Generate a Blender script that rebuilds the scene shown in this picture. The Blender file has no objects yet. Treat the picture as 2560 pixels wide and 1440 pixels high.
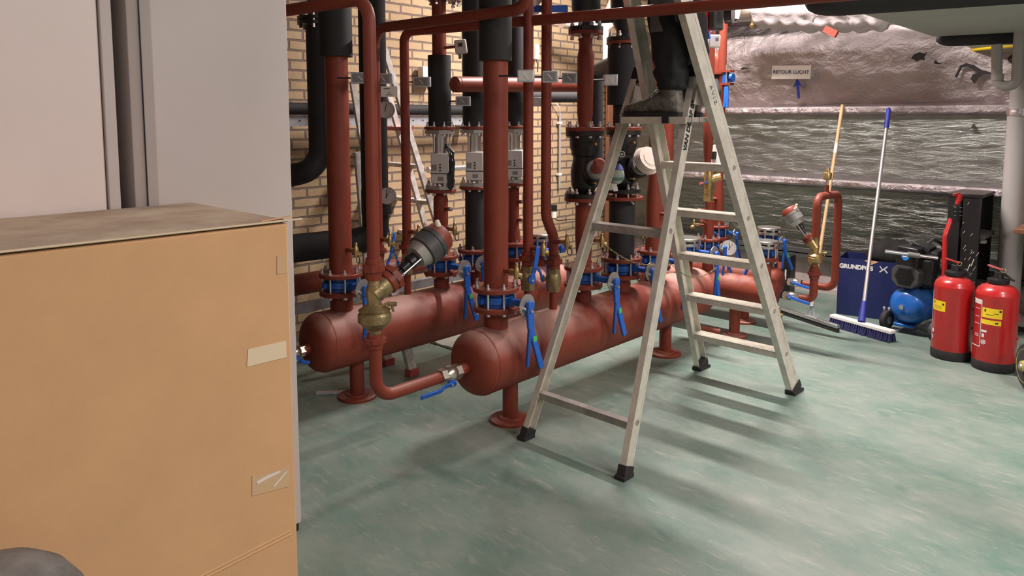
import bpy, math, random
from mathutils import Vector, Matrix, Quaternion
random.seed(7)
C = bpy.context.scene.collection
PI = math.pi
# ---------------------------------------------------------------- camera frame (room axes: x away from brick wall, y along it)
F = 1850.0; CX = 1280; CY = 480; H = 1.4; TILT = math.radians(5.7); YAW = math.radians(43.4)
def ray(px, py):
    a = (px-CX)/F; b = -(py-CY)/F
    X, Y, Z = a, math.cos(TILT)+b*math.sin(TILT), -math.sin(TILT)+b*math.cos(TILT)
    return Vector((X*math.cos(YAW)-Y*math.sin(YAW), X*math.sin(YAW)+Y*math.cos(YAW), Z))
def onx(px, py, x):
    r = ray(px, py); t = x/r.x; return Vector((x, r.y*t, H+r.z*t))
def ony(px, py, y):
    r = ray(px, py); t = y/r.y; return Vector((r.x*t, y, H+r.z*t))
def onz(px, py, z=0.0):
    r = ray(px, py); t = (z-H)/r.z; return Vector((r.x*t, r.y*t, z))
def ond(px, py, d):     # at horizontal distance d in front of the camera
    r = ray(px, py); f = Vector((-math.sin(YAW), math.cos(YAW), 0)); t = d/r.dot(f); return Vector((r.x*t, r.y*t, H+r.z*t))
# ---------------------------------------------------------------- materials
def mat(name, col, rough=0.5, metal=0.0, var=0.0, vscale=6.0, bump=0.0, bscale=60.0, dust=None, dustamt=0.5, coat=0.0, stretch=None, col2=None):
    m = bpy.data.materials.new(name); m.use_nodes = True
    nt = m.node_tree; N = nt.nodes; L = nt.links; b = N['Principled BSDF']
    b.inputs['Base Color'].default_value = (*col, 1); b.inputs['Roughness'].default_value = rough; b.inputs['Metallic'].default_value = metal
    if coat: b.inputs['Coat Weight'].default_value = coat; b.inputs['Coat Roughness'].default_value = 0.12
    tc = N.new('ShaderNodeTexCoord'); mp = N.new('ShaderNodeMapping'); L.new(tc.outputs['Object'], mp.inputs['Vector'])
    if stretch: mp.inputs['Scale'].default_value = stretch
    out = None
    if var or col2:
        n = N.new('ShaderNodeTexNoise'); n.inputs['Scale'].default_value = vscale; n.inputs['Detail'].default_value = 6; n.inputs['Roughness'].default_value = 0.65
        L.new(mp.outputs[0], n.inputs['Vector'])
        r = N.new('ShaderNodeValToRGB'); r.color_ramp.elements[0].position = 0.35; r.color_ramp.elements[1].position = 0.68
        c1 = col; c2 = col2 or tuple(min(1, c*(1+var)) for c in col); c0 = tuple(c*(1-var) for c in c1) if not col2 else c1
        r.color_ramp.elements[0].color = (*c0, 1); r.color_ramp.elements[1].color = (*c2, 1)
        L.new(n.outputs['Fac'], r.inputs['Fac']); out = r.outputs['Color']
    if dust:
        g = N.new('ShaderNodeNewGeometry'); sx = N.new('ShaderNodeSeparateXYZ'); L.new(g.outputs['Normal'], sx.inputs[0])
        rm = N.new('ShaderNodeMapRange'); rm.inputs['From Min'].default_value = 0.25; rm.inputs['From Max'].default_value = 0.95; L.new(sx.outputs['Z'], rm.inputs['Value'])
        n2 = N.new('ShaderNodeTexNoise'); n2.inputs['Scale'].default_value = 3.6; n2.inputs['Detail'].default_value = 6; L.new(tc.outputs['Object'], n2.inputs['Vector'])
        r2 = N.new('ShaderNodeMapRange'); r2.inputs['From Min'].default_value = 0.42; r2.inputs['From Max'].default_value = 0.58; L.new(n2.outputs['Fac'], r2.inputs['Value'])
        mu = N.new('ShaderNodeMath'); mu.operation = 'MULTIPLY'; L.new(rm.outputs[0], mu.inputs[0]); L.new(r2.outputs[0], mu.inputs[1])
        mu2 = N.new('ShaderNodeMath'); mu2.operation = 'MULTIPLY'; mu2.inputs[1].default_value = dustamt; L.new(mu.outputs[0], mu2.inputs[0])
        mx = N.new('ShaderNodeMix'); mx.data_type = 'RGBA'; L.new(mu2.outputs[0], mx.inputs['Factor'])
        if out: L.new(out, mx.inputs['A'])
        else: mx.inputs['A'].default_value = (*col, 1)
        mx.inputs['B'].default_value = (*dust, 1); out = mx.outputs['Result']
    if out: L.new(out, b.inputs['Base Color'])
    if bump:
        n3 = N.new('ShaderNodeTexNoise'); n3.inputs['Scale'].default_value = bscale; n3.inputs['Detail'].default_value = 4; L.new(mp.outputs[0], n3.inputs['Vector'])
        bp = N.new('ShaderNodeBump'); bp.inputs['Strength'].default_value = bump; bp.inputs['Distance'].default_value = 0.01
        L.new(n3.outputs['Fac'], bp.inputs['Height']); L.new(bp.outputs[0], b.inputs['Normal'])
    return m
RED = mat('primer_red_paint', (0.205, 0.040, 0.023), 0.45, var=0.10, vscale=9, dust=(0.42, 0.235, 0.20), dustamt=0.25)
REDD = mat('dusty_primer_red', (0.215, 0.043, 0.025), 0.55, var=0.16, vscale=5, dust=(0.46, 0.275, 0.235), dustamt=0.85)
FOAM = mat('black_foam_insulation', (0.018, 0.017, 0.018), 0.75, var=0.2, bump=0.15, bscale=200)
IRON = mat('black_cast_iron', (0.012, 0.012, 0.013), 0.38, bump=0.2, bscale=90)
BLUE = mat('blue_valve_paint', (0.012, 0.085, 0.36), 0.35, var=0.1)
BLUEL = mat('bright_blue_lever_paint', (0.018, 0.125, 0.56), 0.4)
BRASS = mat('brass', (0.50, 0.36, 0.16), 0.32, 0.85, var=0.15, vscale=20)
BRASSD = mat('dull_brass', (0.33, 0.26, 0.13), 0.42, 0.7, var=0.35, vscale=14, bump=0.3, bscale=60)
NICK = mat('nickel_plated', (0.62, 0.58, 0.5), 0.25, 0.9)
STEEL = mat('zinc_steel', (0.66, 0.65, 0.66), 0.3, 0.9)
STAIN = mat('stainless', (0.62, 0.60, 0.57), 0.28, 0.95)
PLATE = mat('notch_plate_grey', (0.42, 0.40, 0.37), 0.45, 0.6)
ALU = mat('worn_ladder_aluminium', (0.68, 0.65, 0.57), 0.45, 0.35, var=0.13, vscale=16, stretch=(1, 1, 1), bump=0.08, bscale=120)
ALUD = mat('dark_ladder_aluminium', (0.40, 0.36, 0.33), 0.5, 0.4, var=0.2, vscale=14)
BLK = mat('black_plastic', (0.012, 0.012, 0.014), 0.4)
RUB = mat('black_rubber', (0.022, 0.021, 0.022), 0.8, var=0.3, vscale=20)
WHT = mat('white_plastic', (0.84, 0.82, 0.79), 0.4)
LGREY = mat('light_grey_plastic', (0.60, 0.585, 0.56), 0.45)
MGREY = mat('mid_grey_plastic', (0.22, 0.215, 0.21), 0.5)
DGREY = mat('dark_grey_plastic', (0.055, 0.055, 0.055), 0.55)
GALV = mat('galvanised', (0.58, 0.60, 0.64), 0.4, 0.5, var=0.15, vscale=40)
LOCK = mat('locker_paint', (0.56, 0.50, 0.475), 0.45, var=0.02, vscale=3)
LOCK1 = mat('locker_door_paint', (0.80, 0.70, 0.66), 0.4, var=0.03, vscale=2)
CARD = mat('cardboard', (0.62, 0.37, 0.185), 0.8, var=0.05, vscale=4, bump=0.05, bscale=300)
CARDT = mat('dusty_cardboard_top', (0.40, 0.28, 0.20), 0.85, col2=(0.60, 0.49, 0.36), vscale=6, var=0.2)
TAPE = mat('beige_tape', (0.74, 0.60, 0.42), 0.35)
CTAPE = mat('clear_tape', (0.60, 0.40, 0.22), 0.12, coat=1.0)
EXR = mat('extinguisher_red', (0.46, 0.016, 0.017), 0.3, coat=0.4, dust=(0.45, 0.16, 0.15), dustamt=0.6)
YEL = mat('yellow_label', (0.85, 0.62, 0.02), 0.4)
CBLUE = mat('compressor_blue', (0.012, 0.13, 0.50), 0.3, coat=0.3, dust=(0.2, 0.3, 0.45), dustamt=0.3)
NAVY = mat('navy_carton', (0.012, 0.020, 0.105), 0.55)
WOOD = mat('pale_wood', (0.50, 0.33, 0.17), 0.55, var=0.15, vscale=10, stretch=(8, 8, 1))
BWOOD = mat('brown_wood', (0.24, 0.10, 0.05), 0.5, var=0.2, vscale=10)
BBLUE = mat('broom_blue', (0.025, 0.035, 0.28), 0.45)
BRIS = mat('bristle_blue', (0.02, 0.022, 0.10), 0.7)
POLE = mat('aluminium_pole', (0.66, 0.62, 0.62), 0.3, 0.8)
FABRIC = mat('black_work_trousers', (0.010, 0.010, 0.011), 0.85, var=0.3, vscale=18, bump=0.5, bscale=30)
PADM = mat('reflective_grey_patch', (0.09, 0.095, 0.09), 0.5)
LEATH = mat('worn_black_leather', (0.13, 0.118, 0.10), 0.6, var=0.6, vscale=22, bump=1.0, bscale=38)
SKIN = mat('skin', (0.55, 0.34, 0.26), 0.5)
HAIRM = mat('dark_hair', (0.03, 0.02, 0.015), 0.7)
TANKG = mat('grey_green_casing', (0.40, 0.42, 0.37), 0.5, var=0.08, vscale=2)
QUILT = mat('white_quilted_jacket', (0.60, 0.54, 0.56), 0.6, bump=0.4, bscale=30)
CREAM = mat('cream_pipe', (0.72, 0.62, 0.55), 0.45)
GPVC = mat('grey_pvc', (0.40, 0.38, 0.37), 0.4)
TYRE = mat('tyre_rubber', (0.035, 0.034, 0.036), 0.8, dust=(0.25, 0.24, 0.23), dustamt=0.5, var=0.3)
YRIM = mat('yellow_rim', (0.50, 0.42, 0.12), 0.5, var=0.3, vscale=15)
DUSTY = mat('dusty_dark_plastic', (0.07, 0.068, 0.066), 0.8, col2=(0.20, 0.19, 0.18), vscale=12, dust=(0.30, 0.28, 0.26), dustamt=0.6)
GREEN = mat('green_sticker', (0.08, 0.55, 0.10), 0.5)
PAPER = mat('paper_label', (0.72, 0.66, 0.60), 0.5)
INK = mat('ink_dark_blue', (0.02, 0.03, 0.12), 0.6)
BINK = mat('black_ink', (0.01, 0.01, 0.012), 0.6)
WINK = mat('white_print', (0.80, 0.80, 0.80), 0.5)
ARROWB = mat('blue_arrow_print', (0.01, 0.03, 0.30), 0.5)
SPK = mat('scuffed_black_board', (0.015, 0.014, 0.015), 0.35, dust=(0.10, 0.06, 0.055), dustamt=0.6)
PLINTH = mat('grey_plaster', (0.36, 0.32, 0.30), 0.8, var=0.1, vscale=10, bump=0.1)
BRONZ = mat('reddish_reducer', (0.28, 0.06, 0.04), 0.35)
PINKR = mat('faded_red_plastic', (0.50, 0.10, 0.10), 0.4)

for m_ in (RED, REDD): m_.node_tree.nodes['Principled BSDF'].inputs['Specular IOR Level'].default_value = .3
def brick_mat():
    m = bpy.data.materials.new('yellow_brick'); m.use_nodes = True; nt = m.node_tree; N = nt.nodes; L = nt.links; b = N['Principled BSDF']
    tc = N.new('ShaderNodeTexCoord'); mp = N.new('ShaderNodeMapping'); mp.inputs['Rotation'].default_value = (0, -PI/2, -PI/2)
    sp = N.new('ShaderNodeSeparateXYZ'); cb = N.new('ShaderNodeCombineXYZ'); L.new(tc.outputs['Object'], sp.inputs[0])
    L.new(sp.outputs['Y'], cb.inputs['X']); L.new(sp.outputs['Z'], cb.inputs['Y'])
    nz = N.new('ShaderNodeTexNoise'); nz.inputs['Scale'].default_value = 14; nz.inputs['Detail'].default_value = 3; L.new(tc.outputs['Object'], nz.inputs['Vector'])
    vm = N.new('ShaderNodeVectorMath'); vm.operation = 'MULTIPLY_ADD'; vm.inputs[1].default_value = (0.008, 0.008, 0); L.new(nz.outputs['Color'], vm.inputs[0]); L.new(cb.outputs[0], vm.inputs[2])
    bt = N.new('ShaderNodeTexBrick'); bt.inputs['Scale'].default_value = 1.0; bt.inputs['Brick Width'].default_value = 0.19; bt.inputs['Row Height'].default_value = 0.0605
    bt.inputs['Mortar Size'].default_value = 0.0085; bt.inputs['Mortar Smooth'].default_value = 0.3; bt.inputs['Bias'].default_value = 0.0
    bt.inputs['Color1'].default_value = (0.64, 0.455, 0.27, 1); bt.inputs['Color2'].default_value = (0.53, 0.37, 0.215, 1); bt.inputs['Mortar'].default_value = (0.235, 0.17, 0.135, 1)
    L.new(vm.outputs[0], bt.inputs['Vector'])
    n2 = N.new('ShaderNodeTexNoise'); n2.inputs['Scale'].default_value = 35; n2.inputs['Detail'].default_value = 6; L.new(tc.outputs['Object'], n2.inputs['Vector'])
    mx = N.new('ShaderNodeMix'); mx.data_type = 'RGBA'; mx.blend_type = 'MULTIPLY'; mx.inputs['Factor'].default_value = 0.35
    L.new(bt.outputs['Color'], mx.inputs['A']); L.new(n2.outputs['Color'], mx.inputs['B'])
    mx2 = N.new('ShaderNodeMix'); mx2.data_type = 'RGBA'; mx2.inputs['Factor'].default_value = 0.25; L.new(bt.outputs['Color'], mx2.inputs['A']); L.new(mx.outputs['Result'], mx2.inputs['B'])
    L.new(mx.outputs['Result'], b.inputs['Base Color']); b.inputs['Roughness'].default_value = 0.85
    bp = N.new('ShaderNodeBump'); bp.invert = True; bp.inputs['Strength'].default_value = 0.7; bp.inputs['Distance'].default_value = 0.006
    ad = N.new('ShaderNodeMath'); ad.operation = 'MULTIPLY_ADD'; ad.inputs[1].default_value = -0.3; L.new(n2.outputs['Fac'], ad.inputs[0]); L.new(bt.outputs['Fac'], ad.inputs[2])
    L.new(ad.outputs[0], bp.inputs['Height']); L.new(bp.outputs[0], b.inputs['Normal'])
    return m
BRICK = brick_mat()

def floor_mat():
    m = bpy.data.materials.new('green_painted_concrete'); m.use_nodes = True; nt = m.node_tree; N = nt.nodes; L = nt.links; b = N['Principled BSDF']
    tc = N.new('ShaderNodeTexCoord')
    def noise(s, d, sc=(1, 1, 1), rough=0.6):
        mp = N.new('ShaderNodeMapping'); mp.inputs['Scale'].default_value = sc; mp.inputs['Rotation'].default_value = (0, 0, 0.5); L.new(tc.outputs['Object'], mp.inputs[0])
        n = N.new('ShaderNodeTexNoise'); n.inputs['Scale'].default_value = s; n.inputs['Detail'].default_value = d; n.inputs['Roughness'].default_value = rough
        L.new(mp.outputs[0], n.inputs['Vector']); return n.outputs['Fac']
    r = N.new('ShaderNodeValToRGB'); e = r.color_ramp.elements; e[0].position = 0.33; e[0].color = (0.120, 0.202, 0.165, 1); e[1].position = 0.7; e[1].color = (0.262, 0.296, 0.262, 1)
    L.new(noise(2.3, 8, (1, 1.6, 1), 0.68), r.inputs['Fac'])
    def mixin(prev, fac, col, lo, hi, amt):
        rr = N.new('ShaderNodeMapRange'); rr.inputs['From Min'].default_value = lo; rr.inputs['From Max'].default_value = hi; rr.inputs['To Max'].default_value = amt; L.new(fac, rr.inputs['Value'])
        mx = N.new('ShaderNodeMix'); mx.data_type = 'RGBA'; L.new(rr.outputs[0], mx.inputs['Factor']); L.new(prev, mx.inputs['A']); mx.inputs['B'].default_value = (*col, 1); return mx.outputs['Result']
    c = mixin(r.outputs['Color'], noise(7, 9, (1, 4, 1), 0.75), (0.38, 0.38, 0.325), 0.54, 0.70, 0.7)
    c = mixin(c, noise(60, 3, (1, 1, 1)), (0.42, 0.42, 0.36), 0.72, 0.76, 0.5)
    c = mixin(c, noise(5, 2, (1, 1, 1)), (0.07, 0.16, 0.12), 0.66, 0.74, 0.35)
    L.new(c, b.inputs['Base Color'])
    rr = N.new('ShaderNodeMapRange'); rr.inputs['To Min'].default_value = 0.28; rr.inputs['To Max'].default_value = 0.6; L.new(noise(6, 6), rr.inputs['Value']); L.new(rr.outputs[0], b.inputs['Roughness'])
    bp = N.new('ShaderNodeBump'); bp.inputs['Strength'].default_value = 0.12; bp.inputs['Distance'].default_value = 0.004; L.new(noise(40, 5), bp.inputs['Height']); L.new(bp.outputs[0], b.inputs['Normal'])
    return m
FLOOR = floor_mat()

def foil_mat(name, hs, strength=0.8, rough=0.22, base=(0.62, 0.56, 0.56), sc=3.0):
    m = bpy.data.materials.new(name); m.use_nodes = True; nt = m.node_tree; N = nt.nodes; L = nt.links; b = N['Principled BSDF']
    b.inputs['Metallic'].default_value = 1.0; b.inputs['Roughness'].default_value = rough; b.inputs['Base Color'].default_value = (*base, 1)
    tc = N.new('ShaderNodeTexCoord')
    def mp(sc): q = N.new('ShaderNodeMapping'); q.inputs['Scale'].default_value = sc; L.new(tc.outputs['Object'], q.inputs[0]); return q.outputs[0]
    n1 = N.new('ShaderNodeTexNoise'); n1.inputs['Scale'].default_value = sc; n1.inputs['Detail'].default_value = 9; n1.inputs['Roughness'].default_value = 0.66; n1.inputs['Distortion'].default_value = 0.6; L.new(mp((1, 1, hs)), n1.inputs['Vector'])
    n2 = N.new('ShaderNodeTexNoise'); n2.noise_type = 'RIDGED_MULTIFRACTAL'; n2.inputs['Scale'].default_value = sc*1.3; n2.inputs['Detail'].default_value = 5; n2.inputs['Distortion'].default_value = 0.8; L.new(mp((1, 1, hs*0.8)), n2.inputs['Vector'])
    a = N.new('ShaderNodeMath'); a.operation = 'MULTIPLY_ADD'; a.inputs[1].default_value = 0.22; L.new(n2.outputs['Fac'], a.inputs[0]); L.new(n1.outputs['Fac'], a.inputs[2])
    bp = N.new('ShaderNodeBump'); bp.inputs['Strength'].default_value = strength; bp.inputs['Distance'].default_value = 0.035; L.new(a.outputs[0], bp.inputs['Height']); L.new(bp.outputs[0], b.inputs['Normal'])
    return m
FOILU = foil_mat('crumpled_foil', 1.3, 0.6, 0.36, (0.44, 0.385, 0.385), 8.0)
FOILL = foil_mat('creased_foil', 4.5, 0.75, 0.25, (0.33, 0.35, 0.325), 4.5)  # base colour tinted green to stand in for the reflected floor
FOILR = foil_mat('crinkled_foil_tape', 1.0, 0.7, 0.34, (0.46, 0.40, 0.41), 11.0)

# ---------------------------------------------------------------- mesh helpers
def frame(d):
    d = Vector(d).normalized(); up = Vector((0, 0, 1)) if abs(d.z) < 0.95 else Vector((1, 0, 0))
    a = d.cross(up).normalized(); b = a.cross(d).normalized(); return a, b, d
class MB:
    def __init__(s): s.v = []; s.f = []
    def add(s, vs, fs):
        o = len(s.v); s.v += [Vector(v) for v in vs]; s.f += [tuple(i+o for i in f) for f in fs]; return s
    def box(s, c, d, m=None):
        x, y, z = d[0]/2, d[1]/2, d[2]/2
        vs = [Vector(p) for p in ((-x,-y,-z),(x,-y,-z),(x,y,-z),(-x,y,-z),(-x,-y,z),(x,-y,z),(x,y,z),(-x,y,z))]
        if m: vs = [m @ v for v in vs]
        return s.add([v+Vector(c) for v in vs], [(0,3,2,1),(4,5,6,7),(0,1,5,4),(1,2,6,5),(2,3,7,6),(3,0,4,7)])
    def bar(s, p, q, w, h, up=(0, 0, 1)):      # rectangular bar from p to q; w across, h along 'up'
        p = Vector(p); q = Vector(q); d = (q-p).normalized(); a = d.cross(Vector(up)).normalized(); b = a.cross(d).normalized()
        vs = [e + a*sx*w/2 + b*sy*h/2 for e in (p, q) for sx, sy in ((-1,-1),(1,-1),(1,1),(-1,1))]
        return s.add(vs, [(0,1,2,3),(7,6,5,4),(0,4,5,1),(1,5,6,2),(2,6,7,3),(3,7,4,0)])
    def lathe(s, prof, o=(0,0,0), ax=(0,0,1), n=24, caps=True):
        a, b, d = frame(ax); o = Vector(o); vs = []
        for (z, r) in prof:
            for k in range(n):
                t = 2*PI*k/n; vs.append(o + d*z + a*(r*math.cos(t)) + b*(r*math.sin(t)))
        fs = []
        for i in range(len(prof)-1):
            for k in range(n):
                k2 = (k+1) % n; fs.append((i*n+k, (i+1)*n+k, (i+1)*n+k2, i*n+k2))
        if caps: fs += [tuple(range(n)), tuple(reversed(range((len(prof)-1)*n, len(prof)*n)))]
        return s.add(vs, fs)
    def cyl(s, p, q, r, n=20, r2=None):
        p = Vector(p); q = Vector(q); return s.lathe([(0, r), ((q-p).length, r if r2 is None else r2)], p, q-p, n)
    def tube(s, pts, r, n=14, caps=True, closed=False):
        pts = [Vector(p) for p in pts]; rs = r if isinstance(r, (list, tuple)) else [r]*len(pts)
        t0 = (pts[1]-pts[0]).normalized(); a, b, _ = frame(t0); vs = []; prev = t0
        for i, p in enumerate(pts):
            if i == 0: t = t0
            elif i == len(pts)-1: t = (pts[i]-pts[i-1]).normalized()
            else: t = ((pts[i+1]-p).normalized()+(p-pts[i-1]).normalized()).normalized()
            qd = prev.rotation_difference(t); a = (qd @ a).normalized(); b = (qd @ b).normalized(); prev = t
            for k in range(n):
                th = 2*PI*k/n; vs.append(p + a*(rs[i]*math.cos(th)) + b*(rs[i]*math.sin(th)))
        fs = []
        m = len(pts)
        for i in range(m-1):
            for k in range(n):
                k2 = (k+1) % n; fs.append((i*n+k, i*n+k2, (i+1)*n+k2, (i+1)*n+k))
        if caps: fs += [tuple(reversed(range(n))), tuple(range((m-1)*n, m*n))]
        return s.add(vs, fs)
    def loft(s, rings, caps=True):
        n = len(rings[0]); vs = [v for r in rings for v in r]; fs = []
        for i in range(len(rings)-1):
            for k in range(n):
                k2 = (k+1) % n; fs.append((i*n+k, i*n+k2, (i+1)*n+k2, (i+1)*n+k))
        if caps: fs += [tuple(reversed(range(n))), tuple(range((len(rings)-1)*n, len(rings)*n))]
        return s.add(vs, fs)
    def ball(s, c, r, n=16, sc=(1,1,1)):
        c = Vector(c); rings = []
        for i in range(1, n//2):
            ph = PI*i/(n//2); rings.append([c + Vector((r*math.sin(ph)*math.cos(2*PI*k/n)*sc[0], r*math.sin(ph)*math.sin(2*PI*k/n)*sc[1], -r*math.cos(ph)*sc[2])) for k in range(n)])
        return s.loft(rings)
    def prism(s, pts2, o, a, b, th):      # outline in plane (a,b) at o, extruded by vector th
        o = Vector(o); a = Vector(a); b = Vector(b); th = Vector(th); n = len(pts2)
        v0 = [o + a*p[0] + b*p[1] for p in pts2]; vs = v0 + [v+th for v in v0]
        fs = [tuple(reversed(range(n))), tuple(range(n, 2*n))] + [(i, (i+1) % n, n+(i+1) % n, n+i) for i in range(n)]
        return s.add(vs, fs)
    def quadstrip(s, A, B):
        n = len(A); return s.add(list(A)+list(B), [(i, i+1, n+i+1, n+i) for i in range(n-1)])
def fillet(pts, rad, n=7):
    pts = [Vector(p) for p in pts]; out = [pts[0]]
    for i in range(1, len(pts)-1):
        p = pts[i]; d1 = (pts[i-1]-p).normalized(); d2 = (pts[i+1]-p).normalized()
        ang = d1.angle(d2)
        if ang > 3.1: out.append(p); continue
        t = rad/math.tan(ang/2); t = min(t, (pts[i-1]-p).length*0.48, (pts[i+1]-p).length*0.48); rr = t*math.tan(ang/2)
        c = p + (d1+d2).normalized()*(rr/math.sin(ang/2)); s0 = p+d1*t-c; s1 = p+d2*t-c
        qa = s0.rotation_difference(s1)
        for k in range(n+1): out.append(c + Quaternion().slerp(qa, k/n) @ s0)
    out.append(pts[-1]); return out
def mesh(name, mb, m, sharp=38):
    me = bpy.data.meshes.new(name); me.from_pydata([tuple(v) for v in mb.v], [], mb.f); me.validate()
    import bmesh
    bm = bmesh.new(); bm.from_mesh(me); bmesh.ops.recalc_face_normals(bm, faces=bm.faces); bm.to_mesh(me); bm.free()
    for p in me.polygons: p.use_smooth = True
    try: me.set_sharp_from_angle(angle=math.radians(sharp))
    except Exception: pass
    me.materials.append(m); return me
def setp(o, label=None, cat=None, group=None, kind=None):
    if label: o['label'] = label
    if cat: o['category'] = cat
    if group: o['group'] = group
    if kind: o['kind'] = kind
    return o
def thing(name, label, cat, loc=(0,0,0), group=None, rotz=0.0, axis=None):
    o = bpy.data.objects.new(name, None); C.objects.link(o); o.location = loc; o.rotation_euler = (0, 0, rotz)
    if axis is not None: o.rotation_euler = Vector((0, 0, 1)).rotation_difference(Vector(axis).normalized()).to_euler()
    o.empty_display_size = 0.05
    return setp(o, label, cat, group)
def part(name, mb, m, par, W=False, label=None, bevel=0, kind=None, sharp=38):
    if W:      # vertices were given in room coordinates: shift to the thing's base
        root = par
        off = Vector(root.location)
        while root.parent: root = root.parent; off = off + Vector(root.location)
        mb.v = [v-off for v in mb.v]
    o = bpy.data.objects.new(name, mesh(name, mb, m, sharp)); C.objects.link(o); o.parent = par
    if bevel:
        b = o.modifiers.new('bevel', 'BEVEL'); b.width = bevel; b.segments = 2; b.limit_method = 'ANGLE'
    return setp(o, label, None, None, kind)
def single(name, mb, m, label, cat, group=None, bevel=0, base=None, sharp=38):
    vs = mb.v
    lo = Vector((sum(v.x for v in vs)/len(vs), sum(v.y for v in vs)/len(vs), min(v.z for v in vs))) if base is None else Vector(base)
    mb.v = [v-lo for v in vs]
    o = bpy.data.objects.new(name, mesh(name, mb, m, sharp)); C.objects.link(o); o.location = lo
    if bevel:
        b = o.modifiers.new('bevel', 'BEVEL'); b.width = bevel; b.segments = 2; b.limit_method = 'ANGLE'
    return setp(o, label, cat, group)
def struct(name, mb, m, bevel=0):
    o = bpy.data.objects.new(name, mesh(name, mb, m)); C.objects.link(o); o['kind'] = 'structure'
    if bevel:
        b = o.modifiers.new('bevel', 'BEVEL'); b.width = bevel; b.segments = 2
    return o
def inst(src, par, loc, rot=(0, 0, 0), name=None):     # shares mesh data
    o = src.copy(); C.objects.link(o); o.parent = par; o.location = loc; o.rotation_euler = rot; return o
def text(par, s, size, m, origin, right, up, name='lettering', bold=0.0, ext=0.0006, align='LEFT', label=None):
    cu = bpy.data.curves.new(name, 'FONT'); cu.body = s; cu.size = size; cu.extrude = ext; cu.offset = bold; cu.align_x = align; cu.align_y = 'CENTER'
    t = bpy.data.objects.new('tmp', cu); C.objects.link(t); dg = bpy.context.evaluated_depsgraph_get(); dg.update()
    me = bpy.data.meshes.new_from_object(t.evaluated_get(dg)); bpy.data.objects.remove(t)
    me.materials.clear(); me.materials.append(m)
    o = bpy.data.objects.new(name, me); C.objects.link(o); o.parent = par
    r = Vector(right).normalized(); u = Vector(up).normalized(); n = r.cross(u); u = n.cross(r)
    M = Matrix((r, u, n)).transposed().to_4x4(); M.translation = Vector(origin); o.matrix_local = M
    return setp(o, label)

# ---------------------------------------------------------------- shared small meshes
def hexp(r): return [(r*math.cos(PI/3*k), r*math.sin(PI/3*k)) for k in range(6)]
def stud_mesh(z0, z1, r=0.0055):
    mb = MB(); mb.cyl((0,0,z0-0.012), (0,0,z1+0.026), r, 8)
    for z in (z0-0.011, z1+0.001): mb.prism(hexp(r*1.9), (0,0,z), (1,0,0), (0,1,0), (0,0,0.010))
    return mb
_stud = {}
def studs(par, z0, z1, R, n=8, ph=0.2, r=0.0055):
    key = (round(z1-z0, 3), r)
    for k in range(n):
        a = ph + 2*PI*k/n; loc = (R*math.cos(a), R*math.sin(a), z0)
        if key not in _stud:
            o = part('stud_bolt', stud_mesh(0, z1-z0, r), STEEL, par); o.location = loc; _stud[key] = o
        else: inst(_stud[key], par, loc)
def flange_mb(z0, z1, R, r=None, n=32): return MB().lathe([(z0, R*0.98), (z0+0.002, R), (z1-0.002, R), (z1, R*0.98)], n=n)

# ================================================================= ROOM
XW = -4.10; YF = 5.95; XR = 2.4; YB = -2.6; ZC = 3.45
struct('floor', MB().box(((XW+XR)/2, (YB+7)/2, -0.05), (XR-XW, 7-YB, 0.1)), FLOOR)
struct('wall_left', MB().box((XW-0.1, (YB+7)/2, ZC/2), (0.2, 7-YB, ZC)), BRICK)
WP = mat('pale_wall_paint', (0.34, 0.31, 0.30), 0.8); CEILM = mat('dull_ceiling', (0.13, 0.105, 0.10), 0.85, var=0.3, vscale=2)
struct('wall_right', MB().box((XR+0.1, (YB+7)/2, ZC/2), (0.2, 7-YB, ZC)), WP)
struct('wall_back', MB().box(((XW+XR)/2, YB-0.1, ZC/2), (XR-XW+0.4, 0.2, ZC)), mat('back_wall_paint', (0.20, 0.15, 0.14), 0.85, var=0.3, vscale=1.5))
struct('wall_front', MB().box(((XW+XR)/2, 7.1, ZC/2), (XR-XW+0.4, 0.2, ZC)), PLINTH)
struct('ceiling', MB().box(((XW+XR)/2, (YB+7)/2, ZC+0.1), (XR-XW+0.4, 7-YB+0.4, 0.2)), CEILM)
from mathutils import noise
# ---------------------------------------------------------------- foil-clad duct across the far end
def foil_panel(name, prof, m, par, amp, x0=-4.09, x1=1.6, nx=260, nz=14, label=None, hs=1.0, seed=0):
    P = []
    for i in range(len(prof)-1):
        a = Vector((0, *prof[i])); b = Vector((0, *prof[i+1])); k = max(3, int(nz*(b-a).length/0.3))
        for j in range(k): P.append(a.lerp(b, j/k))
    P.append(Vector((0, *prof[-1])))
    mb = MB(); rows = []
    for p in P:
        row = []
        for i in range(nx+1):
            x = x0+(x1-x0)*i/nx
            n = .6*noise.fractal(Vector((x*2.2, p.y*3+seed, p.z*3*hs)), 0.8, 2.1, 4)+.5*noise.fractal(Vector((x*9, seed, p.z*9*hs)), 0.7, 2.1, 3)
            edge = 0 if (p is P[0] or p is P[-1]) else 1
            row.append(Vector((x, p.y + amp*n*edge, p.z + amp*0.4*n)))
        rows.append(row)
    w = nx+1; mb.v = [v for r in rows for v in r]
    mb.f = [(j*w+i, j*w+i+1, (j+1)*w+i+1, (j+1)*w+i) for j in range(len(rows)-1) for i in range(nx)]
    return part(name, mb, m, par, W=True, label=label, sharp=180)
duct = thing('air_duct', 'large silver foil-clad air duct along the far end of the room', 'duct', (-1.2, 6.2, 0.0))
foil_panel('lower_panel', [(6.05, .33), (5.87, .86)], FOILL, duct, 0.006, hs=2.5)
foil_panel('foil_ridge', [(5.87, .86), (5.84, .87), (5.84, .925), (6.04, .95)], FOILR, duct, 0.006, seed=5)
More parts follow.
